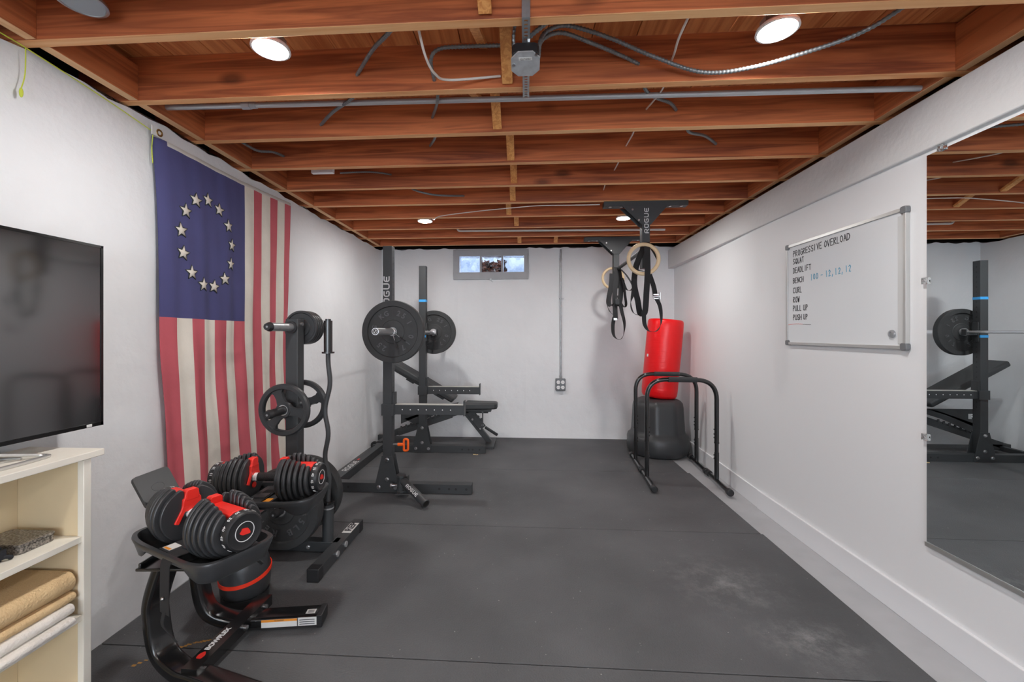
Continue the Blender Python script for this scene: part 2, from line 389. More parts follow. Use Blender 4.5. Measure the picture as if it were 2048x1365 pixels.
def floor_mat_material():
    m = bpy.data.materials.new('rubber stall mat'); m.use_nodes = True; nt = m.node_tree
    L = nt.links.new; N = nt.nodes.new; p = nt.nodes['Principled BSDF']
    p.inputs['Roughness'].default_value = .62; p.inputs['Specular IOR Level'].default_value = .45
    g = N('ShaderNodeNewGeometry')
    n1 = N('ShaderNodeTexNoise'); n1.inputs['Scale'].default_value = 1.6; n1.inputs['Detail'].default_value = 8; L(g.outputs['Position'], n1.inputs['Vector'])
    r1 = N('ShaderNodeValToRGB'); r1.color_ramp.elements[0].position = .3; r1.color_ramp.elements[1].position = .72
    r1.color_ramp.elements[0].color = lin((74, 75, 77)); r1.color_ramp.elements[1].color = lin((96, 97, 99)); L(n1.outputs[0], r1.inputs[0])
    # scattered pale specks
    v = N('ShaderNodeTexVoronoi'); v.inputs['Scale'].default_value = 26; v.inputs['Randomness'].default_value = 1; L(g.outputs['Position'], v.inputs['Vector'])
    r2 = N('ShaderNodeValToRGB'); r2.color_ramp.elements[0].position = .05; r2.color_ramp.elements[1].position = .09
    r2.color_ramp.elements[0].color = (1, 1, 1, 1); r2.color_ramp.elements[1].color = (0, 0, 0, 1); L(v.outputs['Distance'], r2.inputs[0])
    n2 = N('ShaderNodeTexNoise'); n2.inputs['Scale'].default_value = 9; n2.inputs['Detail'].default_value = 2; L(g.outputs['Position'], n2.inputs['Vector'])
    r3 = N('ShaderNodeValToRGB'); r3.color_ramp.elements[0].position = .5; r3.color_ramp.elements[1].position = .7; L(n2.outputs[0], r3.inputs[0])
    mm = N('ShaderNodeMath'); mm.operation = 'MULTIPLY'; L(r2.outputs[0], mm.inputs[0]); L(r3.outputs[0], mm.inputs[1])
    mx = N('ShaderNodeMix'); mx.data_type = 'RGBA'; L(mm.outputs[0], mx.inputs[0]); L(r1.outputs[0], mx.inputs[6]); mx.inputs[7].default_value = lin((185, 185, 180))
    out = mx.outputs[2]
    # chalky scuffed patches
    for (cx, cy, rx, ry, amt) in ((1.02, 2.30, .38, .34, .75), (1.20, 1.90, .30, .17, 1.0), (1.22, 1.62, .22, .25, .35), (-1.25, 2.15, .5, .3, .3), (1.15, 4.45, .2, .25, .5)):
        sb = N('ShaderNodeVectorMath'); sb.operation = 'SUBTRACT'; sb.inputs[1].default_value = (cx, cy, 0); L(g.outputs['Position'], sb.inputs[0])
        ml = N('ShaderNodeVectorMath'); ml.operation = 'MULTIPLY'; ml.inputs[1].default_value = (1/rx, 1/ry, 0); L(sb.outputs[0], ml.inputs[0])
        ln = N('ShaderNodeVectorMath'); ln.operation = 'LENGTH'; L(ml.outputs[0], ln.inputs[0])
        rr = N('ShaderNodeMapRange'); rr.inputs[1].default_value = 1; rr.inputs[2].default_value = 0; rr.inputs[3].default_value = 0; rr.inputs[4].default_value = 1
        L(ln.outputs['Value'], rr.inputs[0])
        n4 = N('ShaderNodeTexNoise'); n4.inputs['Scale'].default_value = 9; n4.inputs['Detail'].default_value = 10; n4.inputs['Roughness'].default_value = .75; L(g.outputs['Position'], n4.inputs['Vector'])
        r4 = N('ShaderNodeMapRange'); r4.inputs[1].default_value = .46; r4.inputs[2].default_value = .72; L(n4.outputs[0], r4.inputs[0])
        q = N('ShaderNodeMath'); q.operation = 'MULTIPLY'; L(rr.outputs[0], q.inputs[0]); L(r4.outputs[0], q.inputs[1])
        q2 = N('ShaderNodeMath'); q2.operation = 'MULTIPLY'; q2.inputs[1].default_value = amt; L(q.outputs[0], q2.inputs[0])
        x = N('ShaderNodeMix'); x.data_type = 'RGBA'; L(q2.outputs[0], x.inputs[0]); L(out, x.inputs[6]); x.inputs[7].default_value = lin((150, 150, 150)); out = x.outputs[2]
    L(out, p.inputs['Base Color'])
    n5 = N('ShaderNodeTexNoise'); n5.inputs['Scale'].default_value = 130; n5.inputs['Detail'].default_value = 3; L(g.outputs['Position'], n5.inputs['Vector'])
    b = N('ShaderNodeBump'); b.inputs['Strength'].default_value = .5; b.inputs['Distance'].default_value = .006; L(n5.outputs[0], b.inputs['Height']); L(b.outputs[0], p.inputs['Normal'])
    return m
STALL = floor_mat_material()

# ------------------------------------------------------------------ room
JB = 2.357      # underside of joists
def S(o): o['kind'] = 'structure'; return o
YF = 5.38; YB = -3.6

# left wall: slightly leaning, wavy painted foundation wall
def wallx(z): return -1.845+.055*max(0, (1.25-z)/1.25)**1.6
mb = MB(); ny, nz = 90, 26
vs = []
for j in range(nz+1):
    z = -.012+j*(2.347+.012)/nz
    for i in range(ny+1):
        y = YB+i*(YF-YB)/ny
        x = wallx(z)+.006*math.sin(y*2.1+z*1.3)+.004*math.sin(y*5.3-z*4)
        zz = z+(.006*math.sin(y*13)+.005*math.sin(y*31) if j == nz else 0)
        vs.append((x, y, zz))
fs = [(j*(ny+1)+i, j*(ny+1)+i+1, (j+1)*(ny+1)+i+1, (j+1)*(ny+1)+i) for j in range(nz) for i in range(ny)]
o0 = len(vs)
vs += [(-2.15, YB, -.012), (-2.15, YF, -.012), (-2.15, YF, 2.347), (-2.15, YB, 2.347)]
top = [nz*(ny+1)+i for i in range(ny+1)]
fs += [tuple(top+[o0+2, o0+3])[::-1]]
fs += [(o0, o0+1, o0+2, o0+3)]
mb.add(vs, fs, 0)
S(mb.build('wall_left', PLASTER, ang=60))

# right wall: drywall panelling, flaring slightly past the dip bars, with a concrete beam band above
mb = MB()
pl = [(1.745, YB), (1.745, 3.40), (1.81, YF+.1), (2.15, YF+.1), (2.15, YB)]
mb.prism(pl, 2.14, 0, h0=-.012)
S(mb.build('wall_right', DRYWALL))
mb = MB()
mb.prism([(1.705, YB), (1.735, YF+.05), (2.15, YF+.05), (2.15, YB)], 2.318, 0, h0=2.092)
S(mb.build('trim_1', BAND, bevel=.006))
mb = MB()
mb.prism([(1.727, YB), (1.727, 3.34), (1.7451, 3.34), (1.7451, YB)], .125, 0, h0=-.012)
mb.prism([(1.733, 3.345), (1.792, YF), (1.8101, YF), (1.7451, 3.40), (1.7451, 3.345)], .125, 0, h0=-.012)
S(mb.build('baseboard_right', TRIMW, bevel=.003))

# far wall with window opening
WX0, WX1, WZ0, WZ1 = -.86, -.005, 2.055, 2.285
mb = MB()
gx = [-2.15, WX0, WX1, 2.15]; 
vs = []; nx = 80
def farwall_block(x0, x1, z0, z1, nx, nz, wav=False):
    vs = []; 
    for j in range(nz+1):
        for i in range(nx+1):
            x = x0+(x1-x0)*i/nx; z = z0+(z1-z0)*j/nz
            y = YF-.03*max(0, (.35-z)/.35)**2+.004*math.sin(x*4+z*3)*(1 if 0 < j < nz and 0 < i < nx else 0)
            zz = z+((.007*math.sin(x*17)+.006*math.sin(x*41)) if wav and j == nz else 0)
            vs.append((x, y, zz))
    fs = [(j*(nx+1)+i, j*(nx+1)+i+1, (j+1)*(nx+1)+i+1, (j+1)*(nx+1)+i) for j in range(nz) for i in range(nx)]
    mb.add(vs, fs)
    # depth: side, top and back faces
    b = [(x0, YF+.25, z0), (x1, YF+.25, z0), (x1, YF+.25, z1), (x0, YF+.25, z1), (x0, YF, z0), (x1, YF, z0), (x1, YF, z1), (x0, YF, z1)]
    mb.add(b, [(0, 1, 2, 3), (4, 5, 1, 0), (7, 3, 2, 6), (4, 0, 3, 7), (5, 6, 2, 1)])
farwall_block(-2.15, WX0, -.012, 2.362, 50, 30, True)
farwall_block(WX1, 2.15, -.012, 2.362, 50, 30, True)
farwall_block(WX0, WX1, -.012, WZ0, 24, 30)
farwall_block(WX0, WX1, WZ1, 2.362, 24, 1)
S(mb.build('wall_back', PLASTER, ang=60))
mb = MB(); mb.bx(-2.15, -1.5, YB-.15, YB, -.012, 2.57); mb.bx(1.5, 2.15, YB-.15, YB, -.012, 2.57); mb.bx(-1.5, 1.5, YB-.15, YB, -.012, .70); mb.bx(-1.5, 1.5, YB-.15, YB, 2.15, 2.57)
S(mb.build('wall_front', DRYWALL))
w2 = empty('fill_window', (0, YB-.06, 1.425)); S(w2)  # made-up window, added to brighten the ceiling and black equipment
mb = MB()
for x in (-1.48, -.5, .5, 1.48): mb.bx(x-.025, x+.025, -.03, .03, -.725, .725)
for z in (-.70, .70): mb.bx(-1.5, 1.5, -.03, .03, z-.025, z+.025)
mb.build('window_frame', TRIMW, w2, bevel=.003)

# floor slab
mb = MB(); mb.bx(-2.2, 2.2, YB-.2, YF+.3, -.10, -.012)
S(mb.build('floor', CONC))

# subfloor boards above the joists
mb = MB()
x = -2.15; k = 0
while x < 2.15:
    mb.bx(x, min(x+.184, 2.15), YB-.15, YF+.3, 2.557, 2.58); x += .187
mb.bx(-2.15, 2.15, YB-.15, YF+.3, 2.583, 2.60)
S(mb.build('ceiling', wood('subfloor boards', (190, 106, 58), (234, 158, 98), axis='y'), bevel=.002))
# rim joists closing the ends, coloured as shade (cavity shade paint above the wall tops)
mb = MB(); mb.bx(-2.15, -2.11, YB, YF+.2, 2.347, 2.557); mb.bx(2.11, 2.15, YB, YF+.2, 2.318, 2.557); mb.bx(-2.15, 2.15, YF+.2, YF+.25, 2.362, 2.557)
S(mb.build('trim_2', SHADEV))
mb = MB(); mb.bx(-2.11, -1.92, YB, YF+.2, 2.343, 2.3565); mb.bx(1.80, 2.11, YB, YF+.2, 2.318, 2.352); mb.bx(-1.9, 1.8, YF+.06, YF+.2, 2.35, 2.40)  # filler strips painting shade into the gaps above the walls
S(mb.build('trim_3', SHADEV))

# stall mats
rows = [(-2.0, -.73, 1.532), (-.727, .483, 1.53), (.486, 1.690, 1.536), (1.693, 2.886, 1.530), (2.889, 4.10, 1.519), (4.103, YF-.025, 1.50)]
lab = ['black rubber floor mat furthest behind the camera side', 'black rubber floor mat under the front of the bookcase',
       'black rubber floor mat nearest the camera with a yellow scuff at its left edge', 'black rubber floor mat with chalky patches between bookcase stand and plate tree',
       'black rubber floor mat under the near rack foot and landmine tube', 'black rubber floor mat at the far wall under the bench and punching bag']
for (a, b, xr), l in zip(rows, lab):
    mb = MB(); mb.bx(-1.775, xr, a, b-.002, -.012, 0)
    tag(mb.build('rubber_mat', STALL, bevel=.0015), l, 'floor mat', 'black rubber stall mats')
# yellow scuff
mb = MB()
for i in range(24):
    t = i/23; x = -1.53+.27*t; y = 1.59+.15*t+.05*math.sin(t*3)
    mb.bx(x-.008-.003*math.sin(i*3), x+.008, y-.004-.003*math.cos(i*5), y+.003, .0002, .0008)
tag(mb.build('wood_splinter', mat('scuff', (190, 140, 70), .8)), 'thin curved yellow wood scrap on the mat beside the bookcase', 'scrap')

# ------------------------------------------------------------------ joists with blocking and cross bridging
ordn = ['tenth', 'ninth', 'eighth', 'seventh', 'sixth', 'fifth', 'fourth', 'third', 'second', 'farthest']
br = {0: [(-.136, 0)], 1: [(-.079, 0), (-.183, 1)], 2: [(-.149, 0), (-.247, 1)], 3: [(-.093, 0)], 4: [(-.085, 0), (-.757, 1)], 5: [(-.105, 0)], 6: [(-.153, 0)],
      7: [(-.094, 0)], 8: [(-.586, 1)], 9: [(-.077, 0), (.347, 0)]}
for k in range(-11, 10):
    yb = 1.888+.4064*(k-1); yf = yb-.041
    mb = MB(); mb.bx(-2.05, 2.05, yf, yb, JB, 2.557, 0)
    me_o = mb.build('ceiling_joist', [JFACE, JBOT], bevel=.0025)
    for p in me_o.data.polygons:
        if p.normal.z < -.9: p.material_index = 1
    if k >= 0:
        l = 'farthest reddish wooden ceiling joist, against the far wall' if k == 9 else '%s reddish wooden ceiling joist counted from the far wall' % ordn[k]
        if k == 0: l = 'nearest visible reddish wooden ceiling joist, at the top edge'
    else:
        l = 'wooden ceiling joist on the camera side of the ceiling lights'
    if k < 0: l = 'wooden ceiling joist behind the camera, %s back from the nearest visible one' % ['first', 'second', 'third', 'fourth', 'fifth', 'sixth', 'seventh', 'eighth', 'ninth', 'tenth', 'eleventh'][-k-1]
    tag(me_o, l, 'joist', 'wooden ceiling joists')
    if k >= -3:
        # blocking behind this joist
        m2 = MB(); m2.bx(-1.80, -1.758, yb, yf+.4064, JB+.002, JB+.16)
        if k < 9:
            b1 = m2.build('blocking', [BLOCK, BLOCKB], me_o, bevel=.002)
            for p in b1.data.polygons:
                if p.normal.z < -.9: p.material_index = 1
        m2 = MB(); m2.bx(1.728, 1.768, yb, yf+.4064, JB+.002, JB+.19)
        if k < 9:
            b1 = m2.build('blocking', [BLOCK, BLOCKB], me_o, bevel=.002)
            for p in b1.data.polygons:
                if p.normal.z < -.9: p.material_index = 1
    # bridging between the joist before and this one
    for (x, typ) in br.get(k, [(-.1, 0), (-.17, 1)] if -4 < k < 0 else []):
        m3 = MB(); yprev = yb-.4064
        wdt = .045 if typ == 0 else .035
        if typ == 0: m3.bar((x, yprev+.006, 2.535), (x, yf-.009, JB+.016), wdt, .018, 0, up=(0, 0, 1))
        else: m3.bar((x, yprev+.008, JB+.02), (x, yf-.006, 2.535), wdt, .018, 0, up=(0, 0, 1))
        m3.build('bridging', BRACE, me_o, bevel=.001)

# ------------------------------------------------------------------ window
wroot = empty('window_1', ((WX0+WX1)/2, YF, 2.17)); S(wroot)
mb = MB(); cx, cz = (WX0+WX1)/2, 2.17
x0, x1, z0, z1 = -.913-cx, .031-cx, 1.974-cz, 2.352-cz
ox0, ox1, oz0, oz1 = WX0-cx+.02, WX1-cx-.02, WZ0-cz+.01, WZ1-cz-.012
mb.bx(x0, x1, -.022, 0.004, z0, oz0); mb.bx(x0, x1, -.022, .004, oz1, z1); mb.bx(x0, ox0, -.022, .004, oz0, oz1); mb.bx(ox1, x1, -.022, .004, oz0, oz1)
xa = ox0+(ox1-ox0)/3
for i in (1, 2):
    xm = ox0+(ox1-ox0)*i/3; mb.bx(xm-.011, xm+.011, -.010, .03, oz0, oz1)
mb.build('window_frame', CASING, wroot, bevel=.003)
for i in range(3):
    a = ox0+(ox1-ox0)*i/3+.012; b = ox0+(ox1-ox0)*(i+1)/3-.012
    mb = MB(); mb.bx(a, b, .012, .075, oz0+.003, oz1-.003)
    mb.build('glass_block', GBLOCK, wroot, bevel=.006, seg=3)
mb = MB(); mb.bx(x0+.46, x0+.485, -.034, -.02, z0-.012, z0+.012); mb.cyl((x0+.472, -.026, z0-.01), (x0+.495, -.03, z0-.035), .003)
mb.build('latch', STEEL, wroot)
# what stands outside the middle pane
mb = MB()
for i in range(190):
    a = random.uniform(-.15, .15); b = random.uniform(0, 1); mb.sphere((cx+a, YF+.27+.12*b+random.uniform(0, .03), 2.035+.24*b), random.uniform(.016, .036), random.randint(0, 1), 6, sc=(1, .5, .7))
tag(mb.build('leaf_pile', [mat('dead leaf brown', (92, 48, 30), .8), mat('dead leaf dark', (50, 30, 24), .8)]), 'dark brown leaves heaped outside the middle glass block', 'leaves', kind='stuff')
# conduit and outlet on far wall
mb = MB(); mb.bx(-1.1, .2, YF+.255, YF+.6, 1.90, 2.025); mb.bx(-1.1, .2, YF+.6, YF+.65, 1.9, 2.75); mb.bx(-1.15, -1.1, YF+.25, YF+.65, 1.9, 2.6); mb.bx(.2, .25, YF+.25, YF+.65, 1.9, 2.6); S(mb.build('pane_backdrop', mat('pale blue well backdrop', (205, 214, 226), .8, rgb2=(150, 165, 190), vscale=9)))  # added well walls, pale blue, to keep the panes dimmer than open sky
pr = empty('outlet_box', (.425, YF-.004, .665), label='grey metal four-socket outlet box on the white far wall', cat='outlet')
mb = MB(); mb.bx(-.06, .06, -.045, 0, -.075, .075); ob_ = mb.build('box_body', mat('outlet box grey', (112, 114, 117), .45, .6), pr, bevel=.006)
for dx in (-.027, .027):
    for dz in (-.032, .032):
        mb = MB(); mb.cyl((dx, -.046, dz), (dx, -.051, dz), .022, 0, 20)
        mb.bx(dx-.010, dx-.007, -.0525, -.050, dz-.004, dz+.008, 1); mb.bx(dx+.007, dx+.010, -.0525, -.050, dz-.004, dz+.008, 1)
        mb.build('socket', [WHITEP, PLASTD], ob_)
mb = MB(); mb.cyl((.43, YF-.018, .745), (.43, YF-.018, 2.34), .0105); mb.cyl((.43, YF-.018, .735), (.43, YF-.018, .775), .016)
mb.bx(.41, .465, YF-.018, YF-.002, 1.72, 1.735); mb.cyl((.43, YF-.018, 2.2), (.43, YF-.018, 2.23), .014)
tag(mb.build('conduit', STEEL), 'vertical steel conduit running down the far wall to the outlet', 'conduit')

# ------------------------------------------------------------------ ceiling lights
LIT = mat('lit led diffuser', (255, 253, 250), .5, emit=LAMP)
OFFD = mat('unlit led diffuser', (150, 156, 162), .5)
def make_light(lit):
    t = empty('ceiling_light')
    mb = MB(); mb.lathe([(.0001, .022), (.055, .022), (.068, .010), (.070, 0), (.062, -.002), (.060, .001), (.0001, .001)], n=40)
    tr_ = mb.build('trim_ring', WHITEP if lit else mat('brushed ring', (170, 172, 175), .3, .8), t)
    mb = MB(); mb.lathe([(.060, .0), (.0001, -.001)], n=40); mb.build('diffuser', LIT if lit else OFFD, tr_)
    mb = MB(); mb.bx(-.05, .05, -.02, .02, .022, .045); mb.cyl((0, 0, .04), (0, 0, .17), .004)
    mb.build('driver_box', STEEL, t)
    return t
lights = [((-.967, 1.575, 2.378), 'lit round ceiling light above the flag side, nearer the camera'), ((.893, 1.59, 2.378), 'lit round ceiling light on the right, nearer the camera'),
          ((-.947, 3.99, 2.352), 'lit round ceiling light far back on the left of the ceiling'), ((.893, 4.00, 2.352), 'lit round ceiling light beside the near pull-up bar bracket'),
          ((-.95, -.86, 2.35), 'lit round ceiling light behind the camera on the flag side'), ((.9, -.86, 2.35), 'lit round ceiling light behind the camera on the mirror side'),
          ((-.95, -2.9, 2.35), 'lit round ceiling light at the rear of the room on the flag side'), ((.9, -2.9, 2.35), 'lit round ceiling light at the rear of the room on the mirror side')]
base = make_light(True)
for i, (p, l) in enumerate(lights):
    t = base if i == 0 else copy_tree(base)
    t.location = p; tag(t, l, 'ceiling light', 'round LED ceiling lights')
t = make_light(False); t.location = (-1.47, 1.335, 2.395); tag(t, 'unlit grey round ceiling light at the top left edge', 'ceiling light')

# ------------------------------------------------------------------ pipes and cables
mb = MB(); mb.cyl((-1.756, 2.0, 2.406), (1.727, 2.0, 2.376), .0125, 0, 18); mb.cyl((-1.33, 2.0, 2.4025), (-1.37, 2.0, 2.403), .019, 0, 8); mb.cyl((-1.30, 2.0, 2.402), (-1.33, 2.0, 2.4025), .016, 0, 8)
tag(mb.build('conduit', mat('conduit grey', (196, 198, 200), .35, .35)), 'long grey steel conduit running between the near joists', 'conduit')
mb = MB(); mb.tube(rpath([(-.72, 4.5, 2.44), (-.72, 4.5, 2.381), (1.42, 4.5, 2.362)], .03), .011)
tag(mb.build('pipe', mat('pipe white', (215, 212, 208), .5)), 'white pipe between the far joists above the window', 'pipe')
mb = MB(); mb.cyl((-.46, 5.19, 2.375), (-.40, 5.19, 2.375), .035); 
def cable(pts, r, m, label, armor=False):
    P = smooth_path(pts, 10 if not armor else 26); mb = MB()
    n = 10; vs = []; prev = None; 
    if armor:
        # spiral-ribbed sheath: radius alternates along the length
        L = [0]
        for a, b in zip(P, P[1:]): L.append(L[-1]+(b-a).length)
        Q = []; tot = L[-1]; steps = int(tot/.0035); j = 0
        for i in range(steps+1):
            d = tot*i/steps
            while j < len(L)-2 and L[j+1] < d: j += 1
            q = (d-L[j])/max(1e-9, L[j+1]-L[j]); Q.append(P[j].lerp(P[j+1], min(1, q)))
        P = Q
    for i, p in enumerate(P):
        t = (P[min(i+1, len(P)-1)]-P[max(i-1, 0)]).normalized()
        if prev is None: a = Vector((0, 0, 1)) if abs(t.z) < .9 else Vector((1, 0, 0)); l = a.cross(t)
        else: l = prev
        l = (l-t*l.dot(t)).normalized(); prev = l; u = t.cross(l)
        rr = r*(1.08 if (i//2) % 2 == 0 else .86) if armor else r
        for q in range(n): vs.append(p+l*rr*math.cos(2*PI*q/n)+u*rr*math.sin(2*PI*q/n))
    k = len(P)
    fs = [(i*n+q, i*n+(q+1) % n, (i+1)*n+(q+1) % n, (i+1)*n+q) for i in range(k-1) for q in range(n)]+[tuple(range(n))[::-1], tuple(range((k-1)*n, k*n))]
    mb.add(vs, fs)
    return tag(mb.build('armoured_cable' if armor else 'cable', m, ang=60), label, 'cable')
A = .0078
cable([(-.44, 1.484, 2.43), (-.498, 1.55, 2.41), (-.618, 1.7, 2.444), (-.741, 1.847, 2.436)], A, ARMOR, 'short armoured cable slanting into the joist right of the near left light', True)
cable([(-.74, 1.89, 2.40), (-.816, 1.95, 2.385), (-.969, 2.1, 2.408), (-1.103, 2.253, 2.424)], A, ARMOR, 'armoured cable slanting below the grey conduit left of centre', True)
cable([(-.39, 1.89, 2.40), (-.405, 1.95, 2.375), (-.444, 2.1, 2.416), (-.495, 2.253, 2.445)], A*.9, ARMOR, 'armoured cable dropping behind the conduit left of the bridging', True)
cable([(-.495, 2.296, 2.40), (-.502, 2.35, 2.383), (-.6, 2.66, 2.474)], A*.9, ARMOR, 'short armoured cable in the third joist bay left of centre', True)
cable([(-.383, 1.484, 2.40), (-.38, 1.6, 2.35), (-.363, 1.7, 2.338), (-.317, 1.78, 2.359), (-.109, 1.835, 2.400)], .005, NMC, 'white cable looping down left of the junction box')
cable([(-.397, 1.845, 2.40), (-.391, 1.75, 2.426), (-.351, 1.72, 2.45), (-.245, 1.72, 2.456), (-.02, 1.70, 2.44)], A, ARMOR, 'armoured cable curving left from the junction box bay', True)
cable([(.030, 1.59, 2.31), (.043, 1.60, 2.355), (.071, 1.62, 2.41), (.14, 1.66, 2.452), (.253, 1.72, 2.451), (.387, 1.8, 2.448), (.474, 1.847, 2.437)], A, ARMOR, 'lower armoured cable leaving the junction box to the right', True)
cable([(.045, 1.58, 2.31), (.055, 1.60, 2.39), (.09, 1.62, 2.44), (.168, 1.65, 2.47), (.331, 1.70, 2.45), (.508, 1.76, 2.412), (.715, 1.80, 2.365), (.879, 1.75, 2.345), (1.097, 1.68, 2.368), (1.214, 1.6, 2.38), (1.279, 1.484, 2.40)], A, ARMOR, 'long armoured cable sagging from the junction box past the right light', True)
cable([(0, 1.56, 2.31), (.005, 1.56, 2.362), (.049, 1.52, 2.375), (.11, 1.484, 2.395)], A, ARMOR, 'short armoured cable rising from the top of the junction box', True)
cable([(-.03, 1.57, 2.31), (-.045, 1.56, 2.37), (-.03, 1.52, 2.45), (-.02, 1.484, 2.50)], A*.8, ARMOR, 'armoured cable behind the hanger strap of the junction box', True)
cable([(.557, 1.484, 2.39), (.555, 1.6, 2.375), (.58, 1.72, 2.40), (.611, 1.847, 2.448)], .0045, NMC, 'white cable end left of the near right light')
cable([(.6, 1.89, 2.42), (.605, 1.95, 2.385), (.617, 2.252, 2.452)], .004, NMC, 'white cable crossing the grey conduit on the right')
cable([(.571, 2.30, 2.40), (.575, 2.35, 2.377), (.607, 2.66, 2.441)], .004, NMC, 'white cable scrap in the third joist bay right of centre')
cable([(.59, 2.71, 2.41), (.592, 2.8, 2.397), (.619, 3.064, 2.446)], .004, NMC, 'white cable scrap in the fourth joist bay right of centre')
cable([(.575, 3.11, 2.41), (.579, 3.2, 2.39), (.616, 3.47, 2.443)], .004, NMC, 'white cable scrap in the fifth joist bay right of centre')
cable([(.50, 1.89, 2.42), (.528, 1.95, 2.39), (.601, 2.06, 2.410), (.702, 2.15, 2.427), (.766, 2.253, 2.444)], A, ARMOR, 'armoured cable curling over the grey conduit on the right', True)
cable([(.84, 2.30, 2.40), (.867, 2.35, 2.374), (1.01, 2.5, 2.417), (1.139, 2.66, 2.438)], A, ARMOR, 'armoured cable in the third joist bay on the right', True)
cable([(-1.66, 2.30, 2.42), (-1.634, 2.5, 2.410), (-1.573, 2.58, 2.428), (-1.546, 2.66, 2.433)], A, ARMOR, 'armoured cable in the third joist bay beside the flag', True)
cable([(-1.284, 2.9, 2.41), (-1.091, 2.95, 2.431), (-.976, 3.064, 2.452)], A*.8, ARMOR, 'thin armoured cable behind the white cable tag', True)
cable([(-.86, 3.11, 2.40), (-.844, 3.2, 2.385), (-.705, 3.3, 2.375), (-.503, 3.47, 2.417)], A, ARMOR, 'armoured cable in the fifth joist bay left of centre', True)
cable([(-.90, 3.96, 2.42), (-.845, 3.90, 2.343), (-.767, 3.82, 2.352), (-.44, 3.7, 2.354), (-.1, 3.6, 2.352), (.117, 3.55, 2.350), (.447, 3.54, 2.346), (.60, 3.55, 2.35)], .004, NMC, 'thin white cable running under the far joists to the left far light')
mb = MB(); mb.bx(-1.44, -1.29, 2.80, 2.83, 2.375, 2.41)
tag(mb.build('cable_tag', WHITEP, bevel=.003), 'small white plastic tag under the joists left of centre', 'tag')
# junction box
jr = empty('junction_box', (-.002, 1.575, 2.288), label='square metal junction box hung on a perforated strap under the joists', cat='junction box')
jr.rotation_euler = (R(-14), 0, 0)
mb = MB(); mb.prism(rrect(.098, .098, .018, 2), .04, 0, h0=0); mb.build('box_body', PLASTD, jr, bevel=.002)
mb = MB(); mb.prism(rrect(.104, .104, .026, 1), 0, 0, h0=-.006)
mb.bx(-.024, .024, -.030, -.018, -.0068, -.006, 1)
put_text(mb, 'ETL1524', .010, frame((0, -.024, -.0072), (1, 0, 0), (0, -1, 0)) @ Matrix.Scale(-1, 4, (0, 1, 0)), 2, depth=.0002)
mb.cyl((-.042, 0, -.0085), (-.042, 0, -.004), .005, 3, 10); mb.cyl((.038, -.04, -.0085), (.038, -.04, -.004), .005, 3, 10)
mb.build('cover_plate', [ZINC, STICK, INKK, BOLT], jr, bevel=.001)
mb = MB(); mb.cyl((0, -.02, .04), (0, -.03, .075), .012); mb.cyl((.036, 0, .035), (.042, 0, .06), .011)
mb.build('connector', BOLT, jr)
mb = MB()
for i in range(26):
    y = 1.43+i*.0185
    z = 2.352 if y > 1.442 else 2.40
    mb.bx(-.014, -.006, y, y+.0185, 2.3475, 2.3505); mb.bx(.006, .014, y, y+.0185, 2.3475, 2.3505); mb.bx(-.006, .006, y, y+.009, 2.3475, 2.3505)
mb.bx(-.014, .014, 1.427, 1.430, 2.348, 2.42)
st = mb.build('hanger_strap', STEEL); tag(st, 'perforated steel strap across the joists above the junction box', 'strap')

# ------------------------------------------------------------------ cord and flag on left wall
mb = MB(); pts = [(-1.838, .6, 2.372)]+[(-1.833, .6+i*.23, 2.345-.02*math.sin(i*.5)) for i in range(1, 6)]+[(-1.80, 1.99, 2.29)]
mb.tube(smooth_path([(-1.80, .9, 2.352), (-1.82, 1.35, 2.345), (-1.825, 1.46, 2.344), (-1.825, 1.75, 2.32), (-1.812, 1.975, 2.283)], 6), .0022, n=6)
mb.tube(smooth_path([(-1.825, 1.46, 2.344), (-1.83, 1.462, 2.25), (-1.83, 1.45, 2.19)], 5), .002, n=6)
mb.sphere((-1.83, 1.45, 2.175), .006, sc=(1, 1, 3), n=8)
mb.tube(smooth_path([(-1.812, 1.985, 2.283), (-1.815, 1.98, 2.2), (-1.815, 1.985, 2.13)], 5), .002, n=6)
tag(mb.build('cord', YEL), 'yellow green string stretched along the left wall top to the flag', 'string')

FRED = mat('flag red', (196, 92, 102), .85, var=.12, vscale=5, bump=.3, bscale=22)
FWHT = mat('flag white', (224, 216, 204), .85, var=.10, vscale=6, bump=.3, bscale=22)
FBLU = mat('flag blue', (72, 72, 118), .85, var=.1, vscale=4, bump=.15, bscale=25)
FEDGE = mat('flag header', (205, 203, 198), .8)
FDRK = mat('flag star outline', (52, 56, 58), .9)
def flag_pt(a, b, off=0):
    yl = 1.985+.055*math.sin(min(1, b*1.4)*PI*.5)+.01*math.sin(b*9); yr = 3.177-.02*math.sin(b*PI)-.03*b
    zt = 2.262+.030*a-.018*math.sin(a*PI); zb = .33-.02*a
    y = yl+(yr-yl)*a; z = zt+(zb-zt)*b
    amp = .002+.012*b
    f = .010+amp*(math.sin(a*34+b*3)+.5*math.sin(a*71-b*6))+.004*math.sin(b*21+a*13)*b
    bul = .034*(1-math.exp(-a*22))-.008*math.exp(-((1-a)*26))
    return Vector((wallx(z)+.016+bul+f*.8+off, y, z))
mb = MB(); na, nb = 156, 90; vs = []; fs = []; ms = []
for j in range(nb+1):
    for i in range(na+1): vs.append(flag_pt(i/na, j/nb))
o = len(mb.v); mb.v += vs
for j in range(nb):
    for i in range(na):
        a = (i+.5)/na; b = (j+.5)/nb; s_ = int(a*13)
        mi = (2 if (a < 7/13 and b < .452) else (0 if s_ % 2 == 0 else 1))
        if j == 0: mi = 3 if a > .05 else mi
        mb.f.append([j*(na+1)+i, j*(na+1)+i+1, (j+1)*(na+1)+i+1, (j+1)*(na+1)+i]); mb.m.append(mi)
